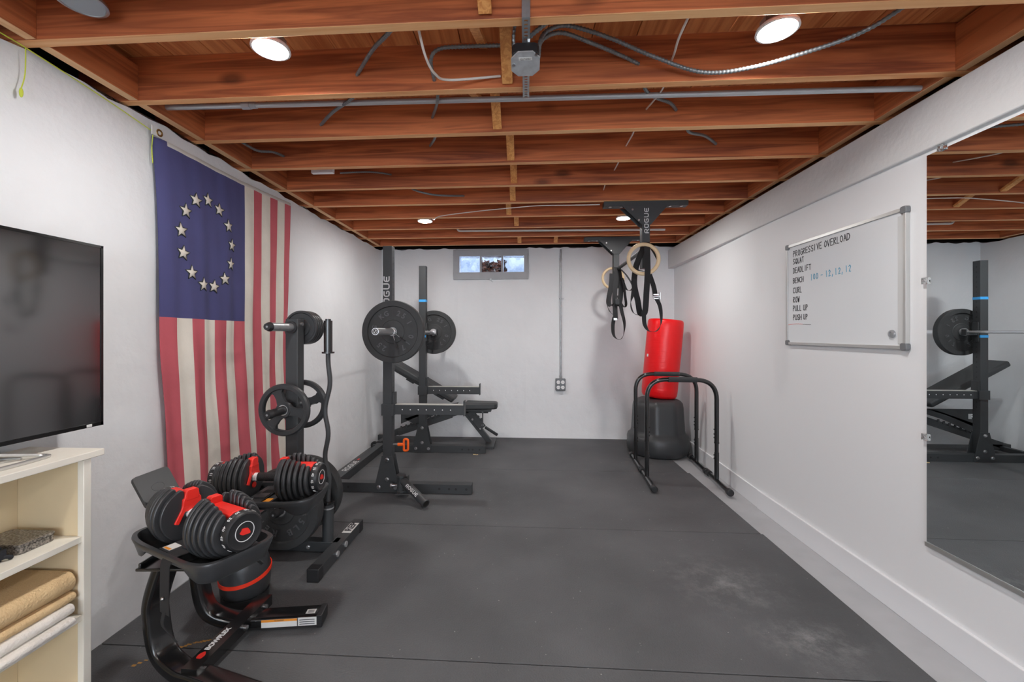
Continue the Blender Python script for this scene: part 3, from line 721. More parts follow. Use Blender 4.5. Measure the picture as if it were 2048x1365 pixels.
def star_pts(r, r2, n=5, rot=0):
    return [((r if k % 2 == 0 else r2)*math.sin(PI*k/n+rot), (r if k % 2 == 0 else r2)*math.cos(PI*k/n+rot)) for k in range(2*n)]
W_, H_ = 1.17, 1.93
for k in range(13):
    th = 2*PI*k/13
    ca = .262+.166*math.sin(th); cb = .234-.126*math.cos(th)
    for (r, r2, off, mi) in ((.044, .023, .0022, 4), (.037, .0145, .0042, 1)):
        pts = star_pts(r, r2, rot=.12*math.sin(k*2.3))
        vv = [flag_pt(ca, cb, off)]+[flag_pt(ca+x/W_, cb-y/H_, off) for x, y in pts]
        mb.add(vv, [(0, q+1, (q+1) % 10+1) for q in range(10)], mi)
fl = empty('flag', (-1.84, 2.55, 2.3), label='faded red and white striped flag with thirteen stars on blue, hung on left wall', cat='flag')
fo = mb.build('cloth', [FRED, FWHT, FBLU, FEDGE, FDRK], None, ang=80)
fo.parent = fl; fo.matrix_parent_inverse = Matrix.Translation((1.84, -2.55, -2.3))
sm = fo.modifiers.new('thick', 'SOLIDIFY'); sm.thickness = .0015; sm.offset = -1
mb = MB()
M = frame((-1.805, 1.998, 2.287), (0, 1, 0), (0, 0, 1))
mb.bx(-.03, .03, -.022, .022, -.003, .003, 0, M); mb.lathe([(.009, .003), (.012, .006), (.017, .006), (.019, .003), (.017, .001), (.009, .003)], M @ Matrix.Translation((.012, 0, 0)), 1, 20)
g = mb.build('grommet', [STICK, GOLD], None); g.parent = fl; g.matrix_parent_inverse = Matrix.Translation((1.84, -2.55, -2.3)); g['label'] = 'brass grommet in white corner tab'

# ------------------------------------------------------------------ bookcase with mats, TV
bc = empty('bookcase', (-1.66, .8, 0), label='cream painted open wooden bookcase under the television at the left edge', cat='bookcase')
def lp(o_, root):   # keep world coordinates under a root
    o_.parent = root; o_.matrix_parent_inverse = Matrix.Translation(-root.location); return o_
mb = MB(); mb.bx(-1.808, -1.515, .12, 1.457, .863, .886); lp(mb.build('top_board', SHELFW, bevel=.002), bc)
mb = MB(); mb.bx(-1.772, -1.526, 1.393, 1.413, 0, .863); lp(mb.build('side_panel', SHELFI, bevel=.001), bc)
mb = MB(); mb.bx(-1.545, -1.522, 1.390, 1.416, 0, .8625); lp(mb.build('face_stile', SHELFW, bevel=.0015), bc)
mb = MB(); mb.bx(-1.772, -1.526, .16, .18, 0, .863); lp(mb.build('side_panel', SHELFW, bevel=.001), bc)
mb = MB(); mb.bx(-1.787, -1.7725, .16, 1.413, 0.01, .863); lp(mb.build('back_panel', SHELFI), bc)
for z in (.578, .308, .05):
    mb = MB(); mb.bx(-1.772, -1.529, .18, 1.3925, z, z+.021); lp(mb.build('shelf', SHELFW, bevel=.0015), bc)
# exercise mats
def fold_mat(x0, xn, z0, z1, y0, y1, m, label):
    h = z1-z0; r = h/2*.98; pts = [(x0, z0), (xn-r, z0)]
    for i in range(1, 12):
        a = -PI/2+PI*i/12; pts.append((xn-r+r*math.cos(a), (z0+z1)/2+h/2*math.sin(a)))
    pts += [(xn-r, z1), (x0, z1-.002)]
    M = frame((0, y1, 0), (1, 0, 0), (0, 0, 1))
    mb = MB(); mb.prism(pts, y1-y0, 0, M)
    return tag(mb.build('exercise_mat', m, bevel=.004, ang=30), label, 'mat', 'rolled exercise mats in the bookcase')
fold_mat(-1.765, -1.497, .3292, .353, .30, 1.345, MATWH, 'lowest cream exercise mat of the pile in the bookcase')
fold_mat(-1.765, -1.518, .3535, .388, .30, 1.360, MATWH, 'upper cream exercise mat directly under the tan ones')
fold_mat(-1.765, -1.532, .3885, .417, .30, 1.378, MATTAN, 'thin tan exercise mat under the thick tan roll')
fold_mat(-1.765, -1.535, .4175, .487, .30, 1.378, MATTAN, 'thick tan exercise mat on top of the pile')
# box and straps on shelf
br_ = empty('plastic_case', (-1.674, 1.310, .5992), label='flat speckled dark plastic case lying on the upper bookcase shelf', cat='case')
mb = MB(); mb.prism(rrect(.165, .105, .014), .022, 0); mb.build('base', SPECK, br_, bevel=.003)
mb = MB(); mb.prism(rrect(.169, .109, .014), .031, 0, h0=.0222); mb.build('lid', SPECK, br_, bevel=.003)
mb = MB(); mb.box((0, 0, 0), (.12, .10, .045)); mb.box((.055, .045, 0), (.03, .02, .03)); mb.tube(smooth_path([(.05, .04, -.005), (.075, .06, -.012), (.07, .065, -.018)], 4), .006)
bb = mb.build('strap_bag', mat('navy black nylon', (26, 28, 36), .7, bump=.5, bscale=60), bevel=.012); bb.location = (-1.665, 1.17, .622)
tag(bb, 'black nylon pouch beside the speckled case on the shelf', 'pouch')
mb = MB(); mb.prism([(-.06, -.05), (.03, -.04), (.075, .045), (0, .03)], .018, 0); b2 = mb.build('cloth_scrap', mat('navy black nylon', (26, 28, 36), .7), bevel=.005); b2.location = (-1.60, 1.10, .5995)
tag(b2, 'folded black cloth lying in front of the pouch on the shelf', 'cloth')
# TV
tv = empty('television', (-1.66, .97, .886), label='black flat screen television standing on the bookcase', cat='television')
y0, y1, z0, z1 = -.625, .618, .055, .756
mb = MB(); mb.bx(-.025, .0, y0, y1, z0, z1); mb.bx(-.05, -.025, y0+.2, y1-.2, z0+.05, z1-.2)
mb.build('housing', TVB, tv, bevel=.004)
mb = MB()
for (a, b, c_, d) in ((y0, y1, z1-.010, z1), (y0, y1, z0, z0+.014), (y0, y0+.010, z0, z1), (y1-.010, y1, z0, z1)): mb.bx(0, .004, a, b, c_, d)
mb.bx(.004, .0046, y1-.065, y1-.045, z0+.002, z0+.012, 1)
mb.build('bezel', [TVB, STICK], tv, bevel=.001)
mb = MB(); mb.bx(0, .0015, y0+.010, y1-.010, z0+.014, z1-.010); mb.build('screen', SCREEN, tv)
mb = MB()
loop = rpath([(-.03, .20, .05), (-.02, .26, .035), (.045, .37, .006), (.075, .37, .006), (.085, .30, .006), (.085, -.30, .006), (.075, -.37, .006), (.045, -.37, .006), (-.02, -.26, .035), (-.03, -.20, .05)], .05)
mb.sweep(loop, rrect(.012, .010, .003, 2), 0)
mb.bx(-.03, -.015, -.22, .22, .045, .06)
mb.tube([(.085, -.3, .006), (-.08, -.3, .006), (-.08, .3, .006), (.02, .33, .006)], .004)
mb.build('stand', SILVER, tv)

# ------------------------------------------------------------------ adjustable dumbbells
def notch_disc(r, w=.034, zb=.028, n=40):
    a0 = math.asin((w+.012)/r); pts = []
    for i in range(n+1):
        a = PI/2+a0+(2*PI-2*a0)*i/n; pts.append((r*math.cos(a), r*math.sin(a)))
    top = math.sqrt(max(1e-6, r*r-(w+.012)**2))
    pts += [(w+.004, top-.004), (w, top-.014), (w*.93, zb), (-w*.93, zb), (-w, top-.014), (-w-.004, top-.004)]
    return pts
def make_dumbbell():
    t = empty('dumbbell')
    mb = MB(); mb.cyl((-.045, 0, 0), (.045, 0, 0), .0185, 0, 24); mb.cyl((-.07, 0, 0), (.07, 0, 0), .0165, 1, 24)
    for s_ in (-1, 1):
        mb.cyl((s_*.045, 0, 0), (s_*.065, 0, 0), .0172, 2, 24)
        put_text(mb, 'TTT', .014, frame((s_*.055, -.0175, 0), (0, 0, 1), (1, 0, 0)), 2, depth=.0008)
    mb.build('handle', [mat('rubber grip', (30, 30, 31), .6, bump=.6, bscale=350), CHROME, LOGOW], t)
    for s_ in (-1, 1):
        def FX(x): return frame((s_*x, 0, 0), (0, s_, 0), (0, 0, 1))
        mb = MB(); mb.prism([(q[0]*.93, q[1]*.93) for q in notch_disc(.1, .022, .05)], .014, 0, FX(.070)); mb.build('inner_disc', PLASTB, t, bevel=.003)
        for x, r in ((.087, .106), (.108, .106), (.129, .102), (.150, .096), (.171, .088), (.190, .080)):
            mb = MB(); mb.prism(notch_disc(r, .036, .022), .0145 if r > .085 else .013, 0, FX(x)); mb.build('weight_disc', IRONP, t, bevel=.0035)
        mb = MB()
        mb.prism([(-.030, .028), (.030, .028), (.028, .054), (.018, .062), (-.018, .062), (-.028, .054)], .147, 0, FX(.060))
        mb.prism([(-.020, .05), (.020, .05), (.020, .080), (.014, .086), (-.014, .086), (-.020, .080)], .026, 0, FX(.058))
        mb.prism([(-.055, -.02), (-.034, .02), (-.026, .05), (-.020, .080), (.020, .080), (.026, .05), (.034, .02), (.055, -.02), (.042, -.026), (.022, .012), (-.022, .012), (-.042, -.026)], .008, 0, FX(.061))
        mb.cyl((s_*.062, 0, -.035), (s_*.069, 0, -.035), .013, 0)
        mb.build('housing', RED, t, bevel=.002)
        M = FX(.207)
        mb = MB()
        mb.lathe([(.0001, 0), (.060, 0), (.062, .006), (.062, .022), (.058, .030), (.054, .032), (.050, .030), (.034, .030), (.034, .0295), (.0001, .0295)], M, 0, 48)
        mb.lathe([(.029, .0295), (.029, .031), (.031, .031), (.031, .0295)], M, 1, 48)
        pts = [(.016*math.cos(a)*(1+.25*math.cos(3*a)), .011*math.sin(a)*(1+.2*math.sin(2*a))) for a in [2*PI*i/20 for i in range(20)]]
        mb.prism(pts, .0315, 2, M @ Matrix.Rotation(-.5, 4, 'Z'), h0=.029)
        for k, tx in enumerate(['10', '15', '20', '25', '30', '35', '40', '45', '50', '60', '70', '80', '90', '5']):
            a = 2*PI*k/14
            X = (M.to_3x3() @ Vector((math.cos(a), math.sin(a), 0))); ax = M.to_3x3() @ Vector((0, 0, 1)); tn = ax.cross(X)
            F = frame(M.translation+ax*.014+X*.0621, tn, ax)
            put_text(mb, tx, .015, F, 1, depth=.0008)
        mb.build('dial', [PLASTD, LOGOW, RED], t, bevel=0)
    return t
d1 = make_dumbbell()
d1.location = (-1.105, 1.405, .672); d1.rotation_euler.z = R(-24)
tag(d1, 'black adjustable dumbbell with red housing on the near tray, its dial facing the camera', 'dumbbell', 'adjustable dumbbells on the stand')
d2 = copy_tree(d1); d2.location = (-1.145, 1.850, .660); d2.rotation_euler.z = R(3)
tag(d2, 'black adjustable dumbbell on the farther tray, lying sideways in front of the plate tree', 'dumbbell', 'adjustable dumbbells on the stand')

# stand with two trays
st = empty('dumbbell_stand', (-1.2, 1.65, 0), label='glossy black dumbbell stand with curved legs and two plastic trays', cat='dumbbell stand')
def tray(M):
    # two open cradles joined by a flat bridge
    mb = MB(); n = 60
    def loop(a, b, z, ends=0, e=5.5):
        out = []
        for i in range(n):
            q = 2*PI*i/n; c_, s2 = math.cos(q), math.sin(q)
            x = .95*a*abs(c_)**(2/e)*(1 if c_ > 0 else -1); y = b*abs(s2)**(2/e)*(1 if s2 > 0 else -1)
            out.append((x, y, z+ends*.5*max(0, abs(x)/a-.55)**1.5*2.2))
        return out
    def arch(l, zt, zb):
        return [(x, y, zt+(zb-zt)*(min(1, max(0, (abs(x)-.11)/.06))**.6 if abs(y) > .07 else 1)) for x, y, z in l]
    L = [arch(loop(.215, .106, -.12), -.086, -.122), arch(loop(.222, .112, -.135), -.086, -.130), arch(loop(.230, .117, -.135), -.0855, -.122), loop(.246, .124, -.088, .012), loop(.252, .130, -.072, .020), loop(.250, .128, -.066, .022), loop(.238, .116, -.066, .022), loop(.222, .106, -.098, .003), loop(.195, .072, -.1105)]
    vs = [p for l in L for p in l]; fs = []
    for k in range(len(L)-1):
        for i in range(n): fs.append((k*n+i, k*n+(i+1) % n, (k+1)*n+(i+1) % n, (k+1)*n+i))
    fs.append(tuple(range((len(L)-1)*n, len(L)*n)))
    # open arch on the long sides: skip lower apron faces near the middle
    keep = []
    for f in fs:
        c_ = sum((Vector(vs[i]) for i in f), Vector())/len(f)
        keep.append(f)
    mb.add(vs, keep, 0, M)
    mb.box((0, 0, -.092), (.118, .205, .03), 0, M)
    mb.bx(-.052, -.010, -.095, -.058, -.077, -.0755, 1, M); mb.bx(.018, .052, -.095, -.055, -.077, -.0752, 2, M)
    mb.bx(-.048, -.014, -.094, -.086, -.0765, -.0750, 2, M)
    o_ = lp(mb.build('tray', [PLASTB, STICK, STICKO], ang=50), st)
    return o_
def strap(M, side_len=.14):
    mb = MB(); w2 = .026
    path = [(0, -.135, -.30+.06), (0, -.136, -.18), (0, -.134, -.085), (0, -.118, -.066), (0, -.09, -.070), (0, .09, -.070), (0, .120, -.066), (0, .134, -.085), (0, .136, -.20)]
    pts = [M @ Vector(p) for p in rpath(path, .02, 4)]
    lat = M.to_3x3() @ Vector((1, 0, 0))
    mb.sweep(pts, [(-w2, -.001), (w2, -.001), (w2, .001), (-w2, .001)], 0, lat=lat)
    tail = [M @ Vector(p) for p in smooth_path([(0, -.137, -.235), (.008, -.145, -.265), (.02, -.13, -.30), (.04, -.12, -.325)], 5)]
    mb.sweep(tail, [(-.008, -.001), (.008, -.001), (.008, .001), (-.008, .001)], 0, lat=lat)
    mb.box((0, -.05, -.068), (.046, .05, .008), 1, M); mb.sphere((.0, -.1405, -.19), .006, 2, 8, M=M)
    lp(mb.build('strap', [WEB, PLASTB, BOLT]), st)
M1 = Matrix.Translation((-1.105, 1.405, .672)) @ Matrix.Rotation(R(-24), 4, 'Z')
M2 = Matrix.Translation((-1.145, 1.850, .660)) @ Matrix.Rotation(R(3), 4, 'Z')
tray(M1); tray(M2)
strap(M1 @ Matrix.Translation((.050, 0, 0))); strap(M2 @ Matrix.Translation((.0, 0, 0)))
def leg(bp, ang, L, zt, txt_side=False):
    d = Vector((math.cos(R(ang)), math.sin(R(ang)), 0)); lat = Vector((-d.y, d.x, 0)); b = Vector(bp)
    P = [b+d*.20+Vector((0, 0, zt)), b+d*.11+Vector((0, 0, zt)), b+d*.055+Vector((0, 0, zt-.10)), b+d*.0+Vector((0, 0, .28)), b+d*.0+Vector((0, 0, .20)), b+d*.035+Vector((0, 0, .085)), b+d*.13+Vector((0, 0, .034)), b+d*.25+Vector((0, 0, .032)), b+d*L+Vector((0, 0, .032))]
    path = smooth_path(P, 8)
    mb = MB(); mb.sweep(path, rrect(.086, .044, .013, 4), 0, lat=lat)
    M = frame(b+d*(L-.13)-lat*.0432+Vector((0, 0, .032)), d, (0, 0, 1))
    if txt_side:
        mb.bx(-.12, .03, -.018, .016, 0, .0008, 1, M); mb.bx(-.12, .03, .006, .016, .0008, .0014, 2, M); mb.bx(.034, .115, -.018, .018, 0, .0008, 1, M)
        for k in range(3): mb.bx(.04, .105, -.012+k*.009, -.009+k*.009, .0008, .0011, 3, M)
        put_text(mb, '!WARNING', .008, M @ Matrix.Translation((-.045, .011, .0016)), 3, depth=.0003)
        MT = frame(b+d*(L-.05)+Vector((0, 0, .0545)), d, lat); mb.bx(-.02, .02, -.026, .004, 0, .0008, 1, MT)
        for k in range(3): mb.bx(-.013, .013, -.020+k*.007, -.017+k*.007, .0008, .0011, 3, MT)
    lo = lp(mb.build('leg', [GLOSSB, STICK, STICKO, INKK], ang=50), st)
    mb = MB(); mb.bar(b+d*(L-.02)+Vector((0, 0, .0285)), b+d*(L+.006)+Vector((0, 0, .0285)), .089, .055)
    f = lp(mb.build('foot_cap', PLASTD, bevel=.004), st)
leg((-1.425, 1.575, 0), -15, .66, .515); leg((-1.430, 1.805, 0), 9, .525, .50, True)
mb = MB(); mb.bar((-1.232, 1.50, .046), (-1.224, 1.955, .046), .062, .046)
MT = frame((-1.235, 1.55, .0695), (.02, 1, 0), (-1, .02, 0))
put_text(mb, 'BOWFLEX', .027, MT @ Matrix.Translation((.108, .004, 0)), 1, depth=.0006, bold=.0012)
pts = [(.018*math.cos(a)*(1+.15*math.cos(3*a)), .013*math.sin(a)) for a in [2*PI*i/20 for i in range(20)]]
mb.prism(pts, .001, 2, MT @ Matrix.Translation((.016, .002, 0)))
for y, x in ((1.53, -1.196), (1.76, -1.190), (1.90, -1.19)): mb.cyl((x-.01, y, .046), (x+.006, y, .046), .010, 3, 12)
lp(mb.build('crossbar', [GLOSSB, LOGOW, RED, BOLT], bevel=.006), st)
mb = MB(); mb.bar((-1.235, 1.38, .497), (-1.275, 1.92, .488), .17, .010); mb.bar((-1.31, 1.38, .505), (-1.35, 1.90, .495), .010, .024)
lp(mb.build('top_plate', GLOSSB, bevel=.003), st)
# media rest panel
mb = MB(); Mp = frame((-1.385, 1.535, .722), Vector((0, 1, 0)), Vector((-.055, 0, .095)))
mb.prism(rrect(.155, .125, .016), .004, 0, Mp, h0=-.006); mb.bar(Mp @ Vector((0, -.05, -.01)), (-1.33, 1.58, .49), .03, .02, 0)
mb.lathe([(.026, .0041), (.026, .0048), (.028, .0048), (.028, .0041)], Mp @ Matrix.Diagonal((1, .55, 1, 1)), 0, 32)
lp(mb.build('media_rest', PLASTB, bevel=.003), st)

# kettlebell
kb = empty('kettlebell', (-1.375, 2.03, 0), label='black adjustable kettlebell with a red band standing behind the dumbbell stand', cat='kettlebell')
mb = MB(); mb.lathe([(.0001, .04), (.098, .04), (.108, .06), (.112, .10), (.113, .13), (.104, .185), (.088, .235), (.066, .275), (.045, .29), (.0001, .292)], None, 0, 48)
mb.build('body', PLASTB, kb, ang=50)
mb = MB(); mb.lathe([(.0001, 0), (.098, 0), (.104, .006), (.105, .038), (.085, .0398), (.0001, .0398)], None, 0, 48); mb.build('base', PLASTD, kb)
mb = MB()
vs = []
for r, h in ((.111, -.010), (.1155, -.008), (.1155, .008), (.111, .010)):
    for i in range(56):
        a = 2*PI*i/56; vs.append((r*math.cos(a), r*math.sin(a), .128+h+.020*math.cos(a-1.2)))
fs = [(k*56+i, k*56+(i+1) % 56, (k+1)*56+(i+1) % 56, (k+1)*56+i) for k in range(3) for i in range(56)]
mb.add(vs, fs); mb.build('band', BANDR, kb)
mb = MB(); mb.tube(rpath([(-.055, 0, .27), (-.062, 0, .33), (-.045, 0, .375), (.045, 0, .375), (.062, 0, .33), (.055, 0, .27)], .04), .015); mb.build('handle', PLASTB, kb)

# ------------------------------------------------------------------ plates
def bumper(r, t, texts, hubr=.05, rimr=.80):
    mb = MB(); h = t/2
    prof = [(.0255, -h*.8), (hubr*.8, -h*.9), (hubr, -h*.75), (r*.36, -h*.75), (r*.38, -h*.62), (r*rimr, -h*.62), (r*(rimr+.02), -h*.98), (r*.985, -h*.98), (r, -h*.8), (r, h*.8), (r*.985, h*.98),
            (r*(rimr+.02), h*.98), (r*rimr, h*.62), (r*.38, h*.62), (r*.36, h*.75), (hubr, h*.75), (hubr*.8, h*.9), (.0255, h*.8), (.0255, -h*.8)]
    mb.lathe(prof, None, 0, 72)
    for side in (1, -1):
        F = Matrix.Identity(4) if side == 1 else Matrix.Rotation(PI, 4, 'X')
        for (txt, a0, step, size) in texts:
            for i, ch in enumerate(txt):
                if ch == ' ': continue
                a = R(a0-step*(i-(len(txt)-1)/2)); rr = r*.60
                M = F @ Matrix.Translation((rr*math.cos(a), rr*math.sin(a), h*.62)) @ Matrix.Rotation(a-PI/2, 4, 'Z')
                put_text(mb, ch, size, M, 2, depth=.004, bold=.001)
    # steel ring in the centre
    mb.lathe([(.0255, -h*.92), (.034, -h*.92), (.034, h*.92), (.0255, h*.92), (.0255, -h*.92)], None, 1, 40)
    return mb
def spoked(r, t):
    mb = MB(); h = t/2
    mb.lathe([(r*.79, -h*.6), (r*.82, -h), (r*.95, -h), (r, -h*.5), (r, h*.5), (r*.95, h), (r*.82, h), (r*.79, h*.6), (r*.79, -h*.6)], None, 0, 64)
    mb.lathe([(.026, -h*.9), (r*.28, -h*.9), (r*.31, -h*.5), (r*.31, h*.5), (r*.28, h*.9), (.026, h*.9), (.026, -h*.9)], None, 0, 40)
    mb.lathe([(.0255, -h*.96), (.030, -h*.96), (.030, h*.96), (.0255, h*.96), (.0255, -h*.96)], None, 1, 32)
    for k in range(3):
        a = R(90+120*k); pts = []
        ca, sa = math.cos(a), math.sin(a)
        poly = [(r*.24, -r*.17), (r*.45, -r*.135), (r*.66, -r*.16), (r*.83, -r*.30), (r*.83, r*.30), (r*.66, r*.16), (r*.45, r*.135), (r*.24, r*.17)]
        mb.prism([(x*ca-y*sa, x*sa+y*ca) for x, y in poly], h*.62, 0, h0=-h*.62)
        for side in (1, -1):
            M = Matrix.Rotation(a, 4, 'Z'); mb.box((r*.885, 0, side*h*.98), (.012, .045, .004), 0, M)
    return mb
def plain_plate(r, t):
    mb = MB(); h = t/2
    mb.lathe([(.026, -h), (.055, -h), (.06, -h*.5), (r*.84, -h*.5), (r*.88, -h), (r*.98, -h), (r, -h*.6), (r, h*.6), (r*.98, h), (r*.88, h), (r*.84, h*.5), (.06, h*.5), (.055, h), (.026, h), (.026, -h)], None, 0, 56)
    return mb
AXY = frame((0, 0, 0), (1, 0, 0), (0, 0, 1))         # local z -> -Y
def place_plate(mb, name, loc, label, group, mats, rot=0):
    o_ = mb.build(name, mats, bevel=0, ang=30)
    o_.matrix_world = Matrix.Translation(loc) @ AXY @ Matrix.Rotation(rot, 4, 'Z')
    return tag(o_, label, 'weight plate', group)

# ------------------------------------------------------------------ plate tree
PX, PY = -1.385, 2.50
pt = empty('plate_tree', (PX, PY, 0), label='black plate storage tree with pegs at the left wall in front of the flag', cat='plate rack')
mb = MB(); mb.bx(-.0375, .0375, -.0375, .0375, .05, 1.385); mb.build('post', POWDER, pt, bevel=.004)
for dx, name in ((.276, 1), (-.285, 0)):
    mb = MB(); mb.bx(dx-.03, dx+.03, -.32, .28, .006, .066)
    if name:
        M = frame((dx, .10, .0664), (0, 1, 0), (-1, 0, 0)); mb.bx(-.01, .155, -.028, .028, 0, .0006, 1, M)
        put_text(mb, 'REP', .058, M @ Matrix.Translation((.072, 0, .0008)), 2, depth=.0005, bold=.002, sx=1.25)
        for y in (-.10, .015): mb.cyl((dx+.028, y, .036), (dx+.037, y, .036), .017, 3, 16)
    tf_ = mb.build('foot', [POWDER, STICK, INKK, CHROME], pt, bevel=.003)
    for ys in (-.30, .26):
        mb = MB(); mb.bx(dx-.0325, dx+.0325, ys-.028, ys+.028, .0, .069); mb.build('foot_cap', PLASTD, tf_, bevel=.003)
mb = MB(); mb.bx(-.285, .276, -.03, .03, .006, .066); mb.cyl((.10, -.031, .036), (.10, -.040, .036), .012, 1, 12); mb.build('crossbar', [POWDER, CHROME], pt, bevel=.003)
mb = MB(); mb.lathe([(.026, 0), (.032, 0), (.032, .215), (.026, .215), (.026, 0)], Matrix.Translation((.205, 0, .066)), 0, 28); mb.lathe([(.0325, .0), (.034, .0), (.034, .008), (.0325, .008)], Matrix.Translation((.205, 0, .255)), 1, 28)
mb.build('bar_holder', [POWDER, CHROME], pt)
for z in (1.335, .86, .30):
    for s_ in (-1, 1):
        mb = MB(); L = .255 if z > .5 else .20
        mb.cyl((0, s_*.0375, z), (0, s_*.05, z), .036, 0, 28); mb.cyl((0, s_*.05, z), (0, s_*L, z), .0235, 1 if z > 1 else 0, 28)
        mb.cyl((0, s_*L, z), (0, s_*(L+.025), z), .026, 0, 28, r1=.019); mb.cyl((0, s_*(L+.0251), z), (0, s_*(L+.0256), z), .006, 1, 10)
        mb.build('peg', [PLASTD, STEEL], pt)
for z, s_ in ((1.335, 1), (.86, 1)):
    mb = MB(); mb.cyl((.0375, .0, z+.02), (.05, .0, z+.02), .011, 0, 12); mb.build('bolt', BOLT, pt)
# plates
for i in range(4):
    place_plate(plain_plate(.105, .024), 'weight_plate', (PX, PY+.075+.026*i, 1.335), ['small black plate nearest the post on the top far peg', 'second small black plate from the post on the top far peg', 'third small black plate from the post on the top far peg', 'outermost small black plate on the top far peg'][i], 'small plates on the top peg', [IRONP, CHROME])
place_plate(spoked(.150, .038), 'weight_plate', (PX, PY-.112, .86), 'black three-spoke plate on the near middle peg of the plate tree', 'spoked plates on the tree', [IRONP, CHROME], rot=.35)
place_plate(spoked(.150, .038), 'weight_plate', (PX, PY+.10, .86), 'black three-spoke plate on the far middle peg behind the post', 'spoked plates on the tree', [IRONP, CHROME], rot=.9)
TX = [('45LB', 118, 20, .05), ('REP', 210, 22, .05), ('45LB', 300, 20, .05), ('REP', 25, 22, .05)]
place_plate(bumper(.225, .075, TX), 'weight_plate', (PX, PY-.125, .30), 'large black bumper plate low on the near side of the plate tree', 'bumper plates on the tree', [RUBBER, STEEL, LETR], rot=.4)
place_plate(bumper(.225, .075, TX), 'weight_plate', (PX, PY+.135, .30), 'large black bumper plate low on the far side of the plate tree', 'bumper plates on the tree', [RUBBER, STEEL, LETR])

# curl bar
mb = MB(); ex, ey = PX+.205, PY
def V(dx, z): return (ex+dx, ey, z)
path = rpath([V(0, 1.19), V(0, 1.12), V(.016, 1.00), V(-.024, .84), V(.006, .70), V(-.024, .56), V(.012, .42), V(0, .34), V(0, .26)], .05, 6)
eb = empty('curl_bar', (ex, ey, .08), label='black zigzag curl bar standing upright in the plate tree holder', cat='barbell')
mb.tube(path, .0135, n=18); lp(mb.build('shaft', POWDER), eb)
mb = MB(); mb.cyl(V(0, 1.19), V(0, 1.375), .0245, 0, 28); mb.cyl(V(0, 1.375), V(0, 1.385), .016, 0); mb.cyl(V(0, 1.18), V(0, 1.19), .036, 0, 28)
for a in range(8):
    mb.cyl(V(0, 1.20), V(0, 1.20), .001)
lp(mb.build('sleeve', GLOSSB), eb)
mb = MB(); mb.cyl(V(0, .085), V(0, .27), .0235, 0, 28); mb.cyl(V(0, .285), V(0, .298), .036, 0, 28); lp(mb.build('sleeve', GLOSSB), eb)

# ------------------------------------------------------------------ squat rack
RY0, RY1, UX = 3.478, 4.66, -1.128
rk = empty('squat_rack', (UX, 4.07, 0), label='black steel squat rack with two tall uprights and spotter arms beside the left wall', cat='squat rack')
def Rk(mb, name, m, bevel=.003, ang=35): return lp(mb.build(name, m, bevel=bevel, ang=ang), rk)
for yc in (RY0, RY1):
    mb = MB(); mb.bx(-1.66, -.437, yc-.038, yc+.038, .002, .076)
    for x in ((-.50, -.575, -.62, -.69) if yc == RY1 else (-.48, -.565, -.62, -.70, -1.455)): mb.cyl((x, yc-.0375, .040), (x, yc-.0385, .040), .010, 1, 14)
    Rk(mb, 'foot', [POWDER, PLASTD])
    # upright: front with text, holes on the inner side
    mb = MB(); zt = 2.012 if yc == RY0 else 2.035
    mb.bx(UX-.0375, UX+.0375, yc-.0375, yc+.0375, .076, zt)
    z = .55
    while z < zt-.03:
        mb.cyl((UX+.037, yc, z), (UX+.0384, yc, z), .0085, 1, 12); z += .0508
    if yc == RY0: rogue_text(mb, frame((UX+.020, yc-.0376, 1.475), (0, 0, 1), (-1, 0, 0)), .052, 2)
    FAR_UP = Rk(mb, 'upright', [POWDER, PLASTD, LOGOW])
    # gusset plates both sides
    for s_ in (-1, 1):
        mb = MB(); M = frame((UX, yc+s_*.0415+(.003 if s_ < 0 else 0), 0), (1, 0, 0), (0, 0, 1))
        mb.prism([(-.115, .004), (.105, .004), (.045, .30), (-.045, .30)], .006, 0, M, h0=-.0)
        for (x, z) in ((-.07, .045), (.07, .045), (0, .11), (0, .27)):
            if s_ < 0: mb.cyl((UX+x, yc-.047, z), (UX+x, yc-.056, z), .013, 1, 6); mb.cyl((UX+x, yc-.045, z), (UX+x, yc-.048, z), .017, 1, 16)
        Rk(mb, 'gusset', [POWDER, BOLT], .001)
    # J cup
    mb = MB(); zc = 1.312
    mb.bx(UX+.038, UX+.050, yc-.03, yc+.03, zc-.10, zc+.10); mb.bx(UX+.050, UX+.150, yc-.025, yc+.025, zc-.032, zc-.018); mb.bx(UX+.148, UX+.160, yc-.025, yc+.025, zc-.032, zc+.03)
    mb.bx(UX-.052, UX-.038, yc-.02, yc+.02, zc-.02, zc+.09)
    Rk(mb, 'bar_hook', POWDER)
    # spotter arm
    mb = MB(); za = .676
    mb.bx(UX-.048, UX+.055, yc-.046, yc+.046, za-.046, za+.046)
    mb.bx(UX+.055, -.500, yc-.034, yc+.034, za-.038, za+.038); mb.bx(-.505, -.496, yc-.036, yc+.036, za-.046, za+.075)
    mb.bx(UX+.040, UX+.056, yc-.036, yc+.036, za+.04, za+.14)
    for i in range(7): mb.cyl((UX+.12+i*.066, yc-.0335, za), (UX+.12+i*.066, yc-.0348, za), .010, 1, 16); mb.cyl((UX+.12+i*.066+.003, yc-.0335, za+.002), (UX+.12+i*.066+.003, yc-.0352, za+.002), .0055, 2, 12)
    ARM = Rk(mb, 'spotter_arm', [POWDER, PLASTD, LOGOW])
    mb = MB(); mb.bx(UX+.06, -.507, yc-.030, yc+.030, za+.0385, za+.044); mb.build('arm_liner', WHITEB, ARM, bevel=.002)
mb = MB(); mb.bx(-1.645, -1.569, RY0+.038, RY1-.038, .002, .076)
rogue_text(mb, frame((-1.588, 3.72, .0765), (0, 1, 0), (-1, 0, 0)), .054, 1)
mb.bx(-1.63, -1.612, 4.06, 4.10, .0764, .0775, 2)
